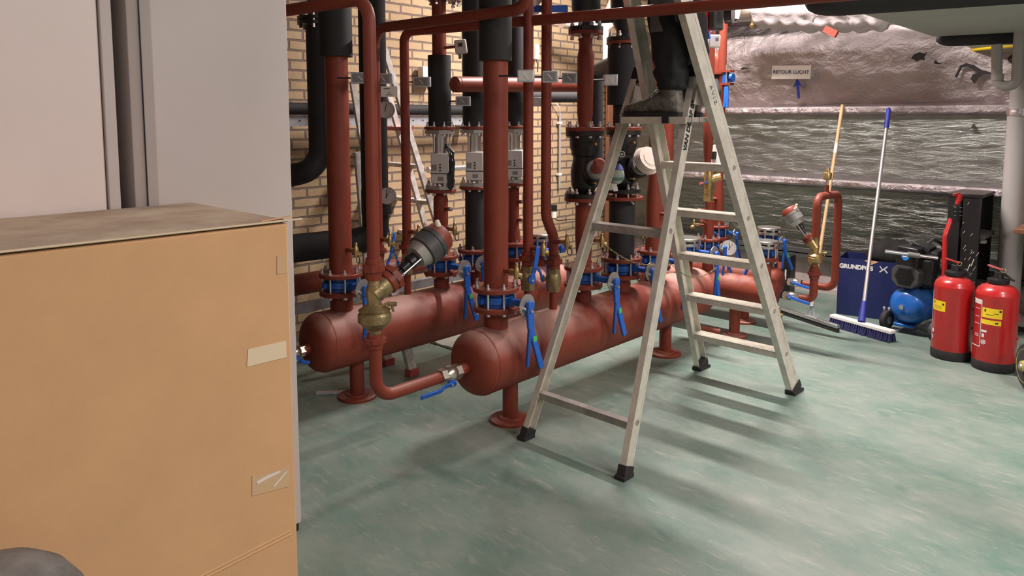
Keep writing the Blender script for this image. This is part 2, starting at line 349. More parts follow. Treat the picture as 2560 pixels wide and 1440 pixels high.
foil_panel('middle_panel', [(6.04, .95), (5.88, 1.43)], FOILL, duct, 0.007, hs=2.5, seed=9)
foil_panel('foil_ridge', [(5.88, 1.42), (5.845, 1.435), (5.845, 1.485), (5.97, 1.51)], FOILR, duct, 0.007, seed=14)
foil_panel('upper_panel', [(5.97, 1.51), (5.925, 1.72), (5.93, 1.92), (5.99, 2.08), (6.13, 2.21), (6.5, 2.28)], FOILU, duct, 0.012, seed=20)
part('duct_core', MB().box((-1.2, 6.52, 1.2), (5.7, 0.8, 1.75)), DGREY, duct, W=True)
TEAR = mat('torn_insulation_hole', (0.035, 0.03, 0.028), 0.9)
for (px, py, pts) in ((2297, 143, ((-17,2),(-10,-8),(2,-12),(14,-8),(18,-11),(12,3),(15,9),(4,6),(-4,10),(-12,4))), (2344, 156, ((-8,2),(-4,-6),(2,1),(12,1),(4,5),(-3,4))),
                      (2436, 176, ((-40,14),(-30,-12),(-18,-18),(0,-12),(16,0),(40,8),(38,12),(20,9),(8,20),(2,32),(-6,20),(-2,10),(8,6),(-14,-10),(-26,-8),(-36,16))), (2434, 316, ((-6,5),(0,-6),(7,5))), (1862, 170, ((-14,2),(-4,-2),(8,-1),(14,3),(4,3),(-6,5)))):
    c = ony(px, py, 5.90); mb = MB(); k = 0.00286
    mb.prism([(p[0]*k, -p[1]*k) for p in pts], c, (1, 0, 0), (0, 0.02, 1), (0, -0.012, 0)); part('torn_patch', mb, TEAR, duct, W=True)
single('duct_support_rail', MB().box((-1.25, 5.99, 0.29), (5.65, 0.10, 0.05)).box((-1.25, 5.95, 0.325), (5.65, 0.02, 0.05)), mat('dark_rail', (0.10, 0.10, 0.095), 0.5, 0.4), 'long dark steel rail carrying the bottom edge of the foil duct', 'rail', bevel=0.003)
struct('trim_1', MB().box((-1.25, 6.08, 0.125), (5.7, 0.1, 0.27)), mat('concrete_curb', (0.44, 0.38, 0.37), 0.85, var=0.12, vscale=12))
struct('trim_2', MB().box((-1.25, 5.99, 0.02), (5.7, 0.08, 0.04)), mat('pale_skirting', (0.50, 0.44, 0.42), 0.8))
# sign and arrow on the foil
a = ony(1938, 168, 5.915); sg = thing('paper_sign', 'white paper sign reading RETOUR LUCHT on the crumpled foil duct', 'sign', (a.x, 5.882, 1.765))
M1 = Matrix.Rotation(0.035, 3, 'Y')
part('sheet', MB().box((0.147, 0, 0), (0.315, 0.004, 0.106), M1), PAPER, sg)
text(sg, 'RETOUR LUCHT', 0.040, INK, (0.147, -0.0042, 0.002), (1, 0, -0.05), (0.05, 0, 1), 'printed_words', bold=0.0, align='CENTER')
ar = MB(); ap = [(-0.011, 0), (0.011, 0), (0.011, 0.10), (0.036, 0.09), (0.0, 0.16), (-0.036, 0.09), (-0.011, 0.10)]
b = ony(1998, 246, 5.90); ar.prism(ap, (b.x, 5.895, b.z), (1, 0, 0.05), (-0.13, 0, 1), (0, -0.004, 0))
single('arrow_sticker', ar, ARROWB, 'blue arrow sticker pointing up below the paper sign', 'sticker')

# ================================================================= DRUMS (header vessels)
def drum(name, label, ctr, L, R, axis, legs, stubs, group=None):
    t = thing(name, label, 'header vessel', (ctr[0], ctr[1], 0), group)
    ax = Vector(axis); c = Vector((0, 0, ctr[2])); e = 0.42*R*1.15
    part('shell', MB().lathe([(-L/2+e, R), (L/2-e, R)], c, ax, 48, caps=False), REDD, t)
    for s in (-1, 1):
        pr = [(0, R)] + [(e*math.sin(q), R*(0.28+0.72*math.cos(q)**0.8) if q < 1.56 else R*0.28) for q in [0.2, 0.4, 0.6, 0.8, 1.0, 1.15, 1.3, 1.42, 1.5]] + [(e*1.0, R*0.16), (e*1.005, 0.004)]
        part('domed_end', MB().lathe(pr, c+ax*s*(L/2-e), ax*s, 48), REDD, t)
        part('weld_seam', MB().lathe([(-0.004, R), (-0.002, R+0.0015), (0.002, R+0.0015), (0.004, R)], c+ax*s*(L/2-e), ax, 48, caps=False), RED, t)
    for (q, lr, fr) in legs:
        p = ax*q
        lg = part('leg', MB().cyl((p.x, p.y, 0.015), (p.x, p.y, ctr[2]-R*0.9), lr, 24), RED, t)
        part('base_flange', MB().lathe([(0, fr), (0.012, fr), (0.014, fr*0.97), (0.016, fr*0.62), (0.024, fr*0.58), (0.026, lr)], (p.x, p.y, 0), n=40), REDD, lg)
        for k in range(4):
            q2 = PI/4+k*PI/2; part('bolt_hole', MB().cyl((p.x+fr*.8*math.cos(q2), p.y+fr*.8*math.sin(q2), 0.013), (p.x+fr*.8*math.cos(q2), p.y+fr*.8*math.sin(q2), 0.0145), 0.007, 10), BLK, lg)
    for (q, r, z1, fR, side) in stubs:
        p = ax*q
        st = part('stub', MB().cyl((p.x, p.y, ctr[2]+R*0.7), (p.x, p.y, z1), r, 32), REDD if r > 0.03 else RED, t)
        if fR: part('flange', MB().lathe([(z1-0.02, fR), (z1-0.001, fR), (z1, fR*0.98)], (p.x, p.y, 0), n=40), RED, st)
    return t
XA = -2.29; XB = -3.05; ZD = 0.328; RD = 0.145; LA = 2.02
FLO = 0.565; FHI = 0.632
yA = 2.13+LA/2
drum('header_vessel', 'long red pipe header vessel nearest the camera, front one of the large pair', (XA, yA, ZD), LA, RD, (0, 1, 0),
     [(2.41-yA, .036, .095), (3.75-yA, .036, .095)],
     [(2.317-yA, .055, FLO, .105, 0), (2.952-yA, .042, FLO, .098, 0), (3.285-yA, .052, FLO, .110, 0), (3.60-yA, .047, FLO, .100, 0), (3.965-yA, .042, FLO, .09, 0), (2.53-yA, .018, .60, 0, 0), (2.715-yA, .019, .56, 0, 0)], 'large header vessels')
yB = 1.79+LA/2-.12; LB = 1.87
yB = 1.82+LB/2
drum('header_vessel', 'long red pipe header vessel behind, rear one of the large pair', (XB, yB, ZD), LB, RD, (0, 1, 0),
     [(2.09-yB, .036, .095), (3.42-yB, .036, .095)],
     [(2.01-yB, .055, FLO, .105, 0), (2.657-yB, .042, FLO, .095, 0), (2.914-yB, .045, FLO, .10, 0), (3.24-yB, .042, FLO, .095, 0), (3.495-yB, .04, FLO, .085, 0), (2.24-yB, .018, .58, 0, 0), (2.42-yB, .018, .58, 0, 0)], 'large header vessels')
XC = -2.36; LC = 1.0; xc = -1.885-LC/2; YC = 4.37; YD = 4.73
drum('small_header_vessel', 'shorter red vessel along the far wall, nearer of the small pair', (xc, YC, .318), LC, .09, (1, 0, 0),
     [(-2.16-xc, .034, .08), (-2.75-xc, .034, .08)], [(XC-xc, .036, .545, .075, 0), (-1.965-xc, .034, .545, .075, 0)], 'small header vessels')
xd = -2.01-LC/2
drum('small_header_vessel', 'shorter red vessel along the far wall, farther of the small pair', (xd, YD, .318), LC, .09, (1, 0, 0),
     [(-2.27-xd, .034, .08), (-2.85-xd, .034, .08)], [(-2.484-xd, .036, .575, .075, 0), (-2.115-xd, .034, .575, .075, 0)], 'small header vessels')

# ================================================================= VALVES
def butterfly(x, y, R, r, label, z0=FLO, z1=FHI, ang=0.0, lever=True, spread=0.22, droop=0.33, side=1, lup=False, s=1.0, mate=True, nb=8):
    t = thing('butterfly_valve', label, 'valve', (x, y, z0), 'blue butterfly valves', ang); droop *= .87
    h = z1-z0; m = h/2
    part('valve_body', MB().lathe([(0.001, r*1.32), (h*.22, r*1.32), (h*.28, r*1.5), (h*.72, r*1.5), (h*.78, r*1.32), (h-0.001, r*1.32)], n=32)
         .box((R*0.72, 0, m), (R*0.9, 0.03*s, h*0.42)).box((-R*0.6, 0, m), (R*0.72, 0.028*s, h*0.4)).cyl((R*0.9, 0, m), (0.185*s, 0, m), 0.016*s, 16)
         .box((0, R*.83, m), (0.026, 0.03, h*.35)).box((0, -R*.83, m), (0.026, 0.03, h*.35)).box((0.176*s, 0, m), (0.014, 0.05*s, 0.05*s)), BLUE, t, bevel=0.002)
    studs(t, -0.02, h+0.02 if mate else h, R*0.86, nb, 0.39)
    if lever:
        X = 0.186*s; g = MB(); pts = []
        for k in range(44):
            q = PI*2*k/44; teeth = (math.pi*0.95 < q < math.pi*1.75) and k % 2 == 0
            rr = 0.047*s*(1.12 if teeth else 1.0); pts.append((rr*math.cos(q), rr*math.sin(q)))
        g.prism(pts, (X, 0, m), (0, 1, 0), (0, 0, 1), (0.004, 0, 0)); part('notch_plate', g, PLATE, t)
        part('plate_bolt', MB().cyl((X, -0.026*s, m-0.012*s), (X+0.018, -0.026*s, m-0.012*s), 0.006, 8).cyl((X+0.01, -0.005, m-.022*s), (X+0.04*s, -0.005, m-.022*s), 0.006, 8), STEEL, t)
        d = -1 if not lup else 1
        a = (X+0.020, 0.0, m+0.004); e = (X+0.03, spread*droop, m+d*droop*s); k1 = (X+0.02, 0.004, m+d*0.10*s)
        lv = MB().bar(a, k1, 0.014, 0.038*s, (0, 1, 0.01)).bar(k1, e, 0.014, 0.030*s, (0, 1, 0.2)).cyl((X+0.012, 0, m), (X+0.030, 0, m), 0.020*s, 16)
        L = part('lever', lv, BLUEL, t, bevel=0.003)
        part('trigger', MB().bar((X+0.018, -0.012, m+d*0.05*s), (X+0.022, -0.004, m+d*0.12*s), 0.012, 0.014, (0, 1, 0)).bar((X+0.022, -0.004, m+d*0.11*s), (X+0.020, -0.016, m+d*droop*0.93*s), 0.012, 0.018*s, (0, 1, 0)), BLUE, L, bevel=0.002)
        p = Vector(k1).lerp(Vector(e), 0.25); part('sticker', MB().bar(p+Vector((0.0085, 0, 0.01)), p+Vector((0.0085, 0.004, -0.014)), 0.002, 0.020*s, (0, 1, 0.2)), GREEN, L)
    return t
butterfly(XA, 2.317, .105, .055, 'blue butterfly valve with hanging lever, first on the near vessel', droop=.33)
butterfly(XA, 2.952, .098, .042, 'blue butterfly valve under the first black strainer', droop=.32)
butterfly(XA, 3.285, .110, .055, 'blue butterfly valve under the black insulated pipe by the ladder', droop=.32)
butterfly(XA, 3.60, .100, .047, 'blue butterfly valve under the red riser seen between the ladder legs', droop=.32, spread=.1)
butterfly(XA, 3.965, .09, .042, 'blue butterfly valve with steel blind disc on near vessel far end', droop=.30, spread=.05)
butterfly(XB, 2.01, .105, .055, 'blue butterfly valve beside the grey locker, half hidden lever', droop=.30)
butterfly(XB, 2.657, .095, .042, 'blue butterfly valve behind the big dark valve actuator', droop=.33)
butterfly(XB, 2.914, .10, .045, 'blue butterfly valve under the black insulated pipe on rear vessel', lever=True, droop=.30, ang=-0.5)
butterfly(XB, 3.24, .095, .042, 'blue butterfly valve just behind the thick red riser', droop=.28, lever=True, ang=0.6)
butterfly(XB, 3.495, .085, .04, 'blue butterfly valve with steel blind disc on the rear vessel', lever=False)
butterfly(XC, YC, .078, .036, 'blue butterfly valve on the nearer small vessel below red riser', z0=.545, z1=.60, ang=-.2, s=.62, droop=.38)
butterfly(-2.484, YD, .078, .036, 'blue butterfly valve on the farther small vessel, behind the other', z0=.575, z1=.635, ang=0.2, s=.62, droop=.36)
butterfly(-1.965, YC, .075, .034, 'blue valve under the lower blind disc on nearer small vessel', z0=.545, z1=.60, ang=2.6, s=.62, droop=.36)
butterfly(-2.115, YD, .078, .034, 'blue valve under the upper blind disc on farther small vessel', z0=.575, z1=.63, ang=-.3, s=.62, droop=.36)
def blind(x, y, R, z, label):
    t = thing('blind_flange', label, 'blind flange', (x, y, z), 'steel blind discs')
    part('lower_ring', MB().lathe([(0, R), (0.016, R), (0.018, R*.96)], n=36), STAIN, t)
    part('gasket', MB().lathe([(0.018, R*.8), (0.028, R*.8)], n=24), BLK, t)
    part('disc', MB().lathe([(0.028, R*.97), (0.030, R), (0.042, R), (0.046, R*.95)], n=36), STAIN, t)
blind(XB, 3.495, .085, FHI+.001, 'round steel blind disc behind the bent red pipe')
blind(XA, 3.965, .088, FHI+.001, 'round steel blind disc seen through the ladder frame')
blind(-1.965, YC, .070, .602, 'lower steel blind disc right of the ladder stile')
blind(-2.115, YD, .078, .632, 'upper steel blind disc right of the ladder stile')

# ================================================================= RISERS
def riser(name, label, x, y, prof, flanges=(), sleeves=(), m=None, group='vertical riser pipes', bolts=(), cap=True):
    t = thing(name, label, 'pipe', (x, y, prof[0][0]), group); z = prof[0][0]
    part('pipe', MB().lathe([(a-z, r) for a, r in prof], n=32), m or RED, t)
    for f in flanges: part('flange', flange_mb(f[0]-z, f[1]-z, f[2]), f[3] if len(f) > 3 else RED, t)
    for s in sleeves: part('insulation_sleeve', MB().lathe([(s[0]-z, s[2]-.006), (s[0]-z, s[2]), (s[1]-z, s[2])], n=36), FOAM, t)
    for b in bolts: studs(t, b[0]-z, b[1]-z, b[2], 8, 0.39)
    return t
TOP = ZC-.01
FT = (FHI+.001, FHI+.021)
riser('riser_pipe', 'thick red riser pipe with black sleeve, front centre', XA, 2.317, [(FHI, .055), (TOP, .055)], [(*FT, .105)], [(1.648, TOP, .072)])
riser('riser_pipe', 'thick red riser pipe with black sleeve beside the grey locker', XB, 2.01, [(FHI, .055), (TOP, .055)], [(*FT, .105)], [(1.69, TOP, .078)])
riser('riser_pipe', 'red riser from first strainer up, with reducers and black flange', XA, 2.952, [(1.355, .045), (1.375, .036), (1.40, .036), (1.42, .039), (1.62, .041), (1.70, .042), (1.74, .034), (1.80, .034), (1.825, .042)], [(1.335, 1.355, .096), (1.81, 1.828, .086)])
riser('riser_pipe', 'short red pipe below the first black strainer', XA, 2.952, [(FHI, .048), (.66, .046), (.69, .038), (.80, .044), (1.0, .044)], [(*FT, .098), (.985, 1.003, .100)])
riser('riser_pipe', 'black insulated pipe below the second black strainer', XA, 3.285, [(FHI, .05), (1.0, .05)], [(*FT, .110), (.965, .983, .112)], [(FT[1]+.001, .96, .070)])
riser('riser_pipe', 'black insulated pipe above the second black strainer', XA, 3.285, [(1.355, .05), (1.78, .05)], [(1.335, 1.353, .098), (1.785, 1.803, .095)], [(1.36, 1.47, .055), (1.47, 1.78, .088)])
riser('riser_pipe', 'red riser pipe behind the ladder front legs', XA, 3.60, [(FHI, .047), (.95, .047), (1.05, .036), (TOP, .036)], [(*FT, .100)])
riser('riser_pipe', 'red pipe under the flow meter nearest the old ladder', XB, 2.657, [(FHI, .040), (.72, .036), (.80, .036), (.83, .040), (.96, .040), (.99, .033), (1.012, .033)], [(*FT, .095), (.998, 1.014, .086)])
riser('riser_pipe', 'red and black sleeved pipe above the flow meter nearest the old ladder', XB, 2.657, [(1.335, .038), (TOP, .038)], [(1.338, 1.354, .086)], [(1.356, 1.735, .062)])
riser('riser_pipe', 'black insulated pipe under the middle flow meter', XB, 2.914, [(FHI, .045), (1.012, .045)], [(*FT, .10), (.998, 1.014, .088)], [(FT[1]+.001, .996, .055)])
riser('riser_pipe', 'black insulated pipe above the middle flow meter', XB, 2.914, [(1.335, .045), (TOP, .045)], [(1.338, 1.354, .088)], [(1.356, TOP, .066)])
riser('riser_pipe', 'red pipe under the flow meter right of the thick riser', XB, 3.24, [(FHI, .040), (.70, .040), (.74, .034), (1.012, .034)], [(*FT, .095), (.998, 1.014, .085)])
riser('riser_pipe', 'black insulated pipe above the flow meter right of the thick riser', XB, 3.24, [(1.335, .038), (TOP, .038)], [(1.338, 1.354, .085)], [(1.356, TOP, .062)])
# thin pipes
def pipe(name, label, pts, r, m=RED, rad=0.06, group=None, cat='pipe', n=16, extra=None):
    t = thing(name, label, cat, pts[0], group)
    part('pipe', MB().tube(fillet(pts, rad), r, n), m, t, W=True)
    return t
def union(par, x, y, z, r, h=.06, m=None):
    part('union_nut', MB().lathe([(z-h/2, r*1.22), (z-h*.05, r*1.3)], (x, y, 0), n=24).lathe([(z-h*.05, r*1.75), (z+h*.3, r*1.75)], (x, y, 0), n=8).lathe([(z+h*.3, r*1.3), (z+h*.62, r*1.25)], (x, y, 0), n=24), m or RED, par, W=True)
p = pipe('thin_riser_pipe', 'thin red pipe rising from brass ball valve right of the thick riser', [(XA, 2.53, .72), (XA, 2.53, 1.2), (XA, 2.53, TOP)], .0235, group='thin red risers'); union(p, XA, 2.53, .745, .0235)
p = pipe('thin_riser_pipe', 'thin red pipe with an S bend low down above brass ball valve', [(XA, 2.715, .68), (XA, 2.715, .83), (XA-.01, 2.668, .93), (XA-.01, 2.668, TOP)], .0245, group='thin red risers', rad=.12); union(p, XA, 2.715, .70, .025)
p = pipe('thin_overhead_pipe', 'thin glossy red pipe rising then running overhead across the ladder top', [(XB, 2.42, .70), (XB, 2.42, 1.84), (-2.37, 2.53, 1.84), (-1.17, 2.75, 1.84), (.4, 3.03, 1.84)], .024, group='thin red overhead pipes', rad=.055); union(p, XB, 2.42, .72, .024)
p = pipe('thin_overhead_pipe', 'thin red pipe hidden behind the front pipe, overhead run bending up', [(XB, 2.235, .70), (XB, 2.235, 1.84), (XB+.5, 2.225, 1.835), (-2.03, 2.25, 1.84), (-2.01, 2.25, TOP)], .0245, group='thin red overhead pipes', rad=.085); union(p, XB, 2.235, .72, .024)
p = pipe('thin_overhead_pipe', 'thin red pipe in front of the locker edge, bent at the top left', [(XA, 1.655, .80), (XA, 1.655, 1.84), (-3.6, 1.55, 1.84)], .0245, group='thin red overhead pipes', rad=.085); union(p, XA, 1.655, .825, .0245, .075)
# cross pipes
t = thing('cross_pipe', 'horizontal red pipe with welded cap behind the thick riser', 'pipe', (XB-.05, 2.9, 1.55))
c0 = onx(1137, 211, -2.92); c1 = onx(1445, 213, -2.92)
part('pipe', MB().tube([c0, c1], .042, 24), RED, t, W=True)
part('end_cap', MB().lathe([(-.012, .030), (0, .040), (.02, .043)], c0, c1-c0, 24), RED, t, W=True)
t = thing('cross_pipe', 'horizontal black insulated pipe just below the red cross pipe', 'pipe', (XB-.1, 3.3, 1.5))
d0 = onx(1240, 242, -3.2); d1 = onx(1445, 243, -3.2); part('insulation_sleeve', MB().tube([d0, d1], .036, 20), FOAM, t, W=True)
# tall black pipes behind second strainer
q0 = onx(1490, 345, -2.75); q1 = onx(1492, 175, -2.75); t = thing('insulated_pipe', 'thin black insulated pipe left of the ladder with a bend at the top', 'pipe', q0)
part('insulation_sleeve', MB().tube(fillet([(q0.x, q0.y, 1.0), (q1.x, q1.y, q1.z), (XA-.05, 3.27, q1.z)], .06), .042, 20), FOAM, t, W=True)
q0 = onx(1640, 300, -3.0); t = thing('riser_pipe', 'red riser pipe farthest back behind the ladder, beside the foil duct', 'pipe', (-2.7, 4.35, 0.9), 'vertical riser pipes')
q = ony(1671, 350, 4.5); part('pipe', MB().tube([(q.x, q.y, .0), (q.x, q.y, 2.7)], .036, 20), RED, t, W=True)
# black insulated pipes by the wall
t = thing('insulated_pipe', 'black insulated pipe with two round gauges, bending left near the floor', 'pipe', (-3.42, 2.49, .70)); gx, gy = -3.42, 2.49
part('insulation_sleeve', MB().tube(fillet([(gx, gy, TOP), (gx, gy, .73), (gx-.02, gy-.12, .715), (gx-.05, 1.2, .74)], .14), .075, 28), FOAM, t, W=True)
part('sleeve_collar', MB().tube([(gx+.005, gy+.006, .86), (gx+.005, gy+.006, 1.0)], .085, 24), FOAM, t, W=True)
part('sticker', MB().bar((gx+.052, gy-.058, 1.045), (gx+.052, gy-.058, 1.057), .022, .003, (1, -1, 0)), YEL, t, W=True, label='small yellow sticker')
t = thing('insulated_pipe', 'wide black insulated pipe at the left edge curving away low down', 'pipe', (-3.65, 2.27, 1.1)); bx = onx(799, 300, -3.6)
part('insulation_sleeve', MB().tube(fillet([(bx.x, bx.y, 1.90), (bx.x, bx.y, 1.12), (bx.x-.05, bx.y-.9, .98)], .14), .062, 28), FOAM, t, W=True)
part('flange', MB().lathe([(0, .105), (.018, .105)], (bx.x, bx.y, 1.905), n=32).lathe([(0, .105), (.018, .105)], (bx.x, bx.y, 1.93), n=32), IRON, t, W=True)
part('upper_pipe', MB().cyl((bx.x, bx.y, 1.95), (bx.x, bx.y, TOP), .05), IRON, t, W=True)
for k in range(6):
    a = k*PI/3+.3; part('flange_bolt', MB().cyl((bx.x+.09*math.cos(a), bx.y+.09*math.sin(a), 1.885), (bx.x+.09*math.cos(a), bx.y+.09*math.sin(a), 1.975), .009, 8), STEEL if k % 2 else IRON, t, W=True)
# pipe from floor vessel behind rear drum (low red pipe along the wall)
pipe('wall_pipe', 'red pipe running low along the brick wall behind the rear vessel', [(-3.62, 1.0, .50), (-3.62, 3.2, .47)], .06)

# ================================================================= FLOW METERS
def meter(x, y, label, cable=False, ang=0.0):
    t = thing('flow_meter', label, 'flow meter', (x, y, 1.016), 'grey flow meters', ang)
    part('flange', MB().lathe([(0, .082), (.02, .082)], n=8), PLATE, t); part('flange', MB().lathe([(.30, .082), (.32, .082)], n=8), PLATE, t)
    part('measuring_tube', MB().lathe([(.02, .046), (.045, .040), (.27, .040), (.30, .046)], n=28), STAIN, t)
    for k in range(3): part('tie_rod', MB().cyl((.052*math.cos(k*2.1+.7), .052*math.sin(k*2.1+.7), .2), (.052*math.cos(k*2.1+.7), .052*math.sin(k*2.1+.7), .30), .005, 8), STEEL, t)
    studs(t, -.018, .022, .070, 8, .39, .005); 
    for k in range(8):
        a = .39+k*PI/4; inst(_stud[(round(.04, 3), .005)], t, (.070*math.cos(a), .070*math.sin(a), .298))
    A = Matrix.Rotation(math.radians(38), 4, 'Z')
    b = part('housing', MB().box((0.01, 0, .115), (.098, .10, .16)), LGREY, t, bevel=.005); b.matrix_local = A @ Matrix.Translation((.0, -.02, 0))
    part('display', MB().box((-.02, -.0515, .12), (.026, .002, .032)), MGREY, b, label='grey display window')
    for k in range(3): part('button', MB().cyl((.012, -.050, .105+k*.015), (.012, -.0535, .105+k*.015), .005, 6), BLK, b)
    part('strap', MB().box((0.01, 0, .088), (.103, .105, .004)), BLK, b)
    part('rating_label', MB().box((0.015, -.0513, .06), (.03, .002, .02)), MGREY, b)
    if cable:
        for k in range(7):
            rr = random.Random(k); pts = [(.055+rr.uniform(0, .03), -.03+rr.uniform(-.02, .03), z) for z in (.20, .15, .10, .05, .015)]
            pts = [(.035, 0, .215+rr.uniform(0, .03))] + pts + [(.075, -.03, .0+k*.006), (.05, -.05, .02+k*.01), (.08, -.03, .06+k*.012), (.085, -.02, .15)]
            part('cable', MB().tube(fillet(pts, .012, 4), .0045, 8), BLK, b)
    return t
meter(XB, 2.657, 'grey flow meter with a bundle of black cable strapped to it', True)
meter(XB, 2.914, 'grey flow meter half hidden left of the thick red riser')
meter(XB, 3.24, 'grey flow meter half hidden right of the thick red riser')

# ================================================================= STRAINERS / BALANCING VALVES
def strainer(x, y, label, kind, tgt):
    t = thing('regulating_valve', label, 'valve', (x, y, 1.004), 'black cast iron valves')
    part('flange', MB().lathe([(0, .098), (.020, .098), (.022, .094)], n=36), IRON, t); part('flange', MB().lathe([(.308, .095), (.330, .095)], n=36), IRON, t)
    part('body', MB().lathe([(.02, .045), (.06, .066), (.13, .070), (.19, .058), (.205, .058), (.21, .066), (.235, .068), (.245, .074), (.29, .076), (.31, .078)], n=32), IRON, t)
    o = Vector((.02, .015, .09)); ax = (tgt-Vector((x, y, 1.004))-o); ax = ax.normalized()
    br = part('bonnet', MB().lathe([(0, .055), (.05, .054), (.075, .048), (.095, .060), (.112, .060)], o, ax, 28), IRON, t)
    part('bonnet_ring', MB().lathe([(.113, .05), (.128, .047)], o, ax, 24), MGREY, t)
    studs(t, -.022, .022, .083, 8, .2); 
    for k in range(8):
        a = .2+k*PI/4; inst(_stud[(round(.044, 3), .0055)], t, (.082*math.cos(a), .082*math.sin(a), .31))
    for dz in (.08, .27): part('test_plug', MB().cyl((.06, -.03, dz), (.105, -.045, dz), .007, 10), BRASS, t)
    if kind:
        part('neck', MB().lathe([(.128, .030), (.165, .033), (.18, .028)], o, ax, 20), PINKR, t)
        hw = MB()
        for k in range(5): hw.lathe([(.175+k*.009, .074-.003*k), (.1815+k*.009, .077-.003*k)], o, ax, 32)
        part('hand_wheel', hw.lathe([(.165, .04), (.22, .04)], o, ax, 24), CREAM, t, label='cream ribbed hand wheel')
        part('probe', MB().tube([(.05, -.02, -.02), (.075, 0, -.06)], .01, 10), STEEL, t)
    else:
        part('neck', MB().lathe([(.128, .030), (.17, .028)], o, ax, 20), BRONZ, t)
        part('wheel_hub', MB().lathe([(.165, .030), (.18, .034), (.19, .022)], o, ax, 24), BRONZ, t)
    return t
strainer(XA, 2.952, 'black cast iron regulating valve left of the ladder leg', 0, ond(1510, 395, 3.50))
strainer(XA, 3.285, 'black cast iron regulating valve with cream hand wheel behind ladder', 1, ond(1622, 398, 3.80))
# bottle-like tag wheel hanging at first valve
g0 = onx(1541, 425, -2.13); t = thing('spray_can_holder', 'round grey-green bottle with blue cap and white tag behind ladder leg', 'bottle', g0)
ax = Vector((.5, -.55, .75)).normalized()
BOT = mat('pale_green_plastic', (0.42, 0.50, 0.44), .35); BCP = mat('violet_blue_plastic', (.10, .12, .40), .4)
part('body', MB().ball((0, 0, -.025), .040, 20, (1, 1, 1.2)), BOT, t)
part('band', MB().lathe([(-.05, .037), (-.035, .0412)], (0, 0, 0), (0, 0, 1), 24), mat('teal_band', (.12, .22, .19), .5), t)
part('cap', MB().lathe([(.0, .036), (.014, .028), (.028, .016)], (0, 0, .004), n=24), BCP, t, label='violet blue cap')
part('tag', MB().bar((.012, -.03, -.07), (.028, -.042, -.10), .022, .002, (.7, -.7, 0)), WHT, t, label='white paper tag')
part('funnel', MB().lathe([(-.07, .014), (-.03, .036)], (-.02, -.01, -.03), (.2, 0, 1), 16), PAPER, t)
g1 = onx(1552, 388, -2.10); t = thing('grey_tube', 'short dark grey open tube above the green bottle', 'tube', g1)
vd = Vector((.78, -.62, .32)).normalized(); part('tube', MB().lathe([(-.075, .016), (.02, .0165)], (0, 0, 0), vd, 24), DGREY, t); part('rim', MB().lathe([(.02, .0165), (.022, .0165), (.022, .0125), (.018, .012)], (0, 0, 0), vd, 24, caps=False), WHT, t)
part('core', MB().lathe([(.019, .006), (.021, .006)], (0, 0, 0), vd, 16), WHT, t)

# check valves / upper fittings above
t = thing('check_valve', 'black flanged valve above the first red riser top', 'valve', (XA, 2.952, 1.829), 'upper black valves')
part('flange', MB().lathe([(0, .086), (.018, .086)], n=32), IRON, t); studs(t, -.03, .022, .072, 8, .3)
part('body', MB().lathe([(.018, .040), (.05, .035), (.10, .07), (.30, .075), (.34, .06)], n=28), IRON, t)
t = thing('check_valve', 'black flanged valve above the black insulated pipe beside the ladder', 'valve', (XA, 3.285, 1.804), 'upper black valves')
part('flange', MB().lathe([(0, .095), (.018, .095)], n=32), IRON, t); studs(t, -.03, .022, .08, 8, .3)
part('body', MB().lathe([(.018, .045), (.05, .045), (.12, .075), (.33, .08), (.36, .05)], n=28).cyl((-.05, -.04, .12), (-.13, -.08, .12), .025), IRON, t)
# actuators high up: blue lever and gear (top centre), flange pair above B3
t = thing('butterfly_valve', 'blue valve at the top edge above the flow meter pipe', 'valve', onx(1112, 4, XB+.0), 'blue butterfly valves')
part('valve_body', MB().lathe([(.02, .06), (.09, .06)], n=28).cyl((.05, 0, .05), (.16, 0, .05), .016), BLUE, t); part('flange', MB().lathe([(0, .088), (.016, .088)], n=32), RED, t)
studs(t, -.012, .10, .074, 8, .2)
part('gear_dial', MB().lathe([(0, .036), (.006, .036)], (.16, 0, .05), (1, -.2, 0), 28), STAIN, t)
e0 = ond(1345, 22, 3.55); t = thing('butterfly_valve', 'bright blue valve lever near the top edge between thin pipes', 'valve', e0, 'blue butterfly valves')
R3 = Vector((math.cos(YAW), math.sin(YAW), 0))
part('lever', MB().bar(-R3*.01, R3*.14, .012, .032), BLUEL, t, bevel=.004)
part('notch_plate', MB().lathe([(-.003, .04), (.003, .04)], -R3*.02+Vector((0, 0, .05)), (math.sin(YAW), -math.cos(YAW), 0), 24), WHT, t)
part('valve_body', MB().lathe([(-.03, .05), (.03, .05)], -R3*.05+Vector((-.1, .12, .03)), (0, 0, 1), 24).cyl(-R3*.01, -R3*.05+Vector((-.1, .12, .03)), .015), BLUE, t)
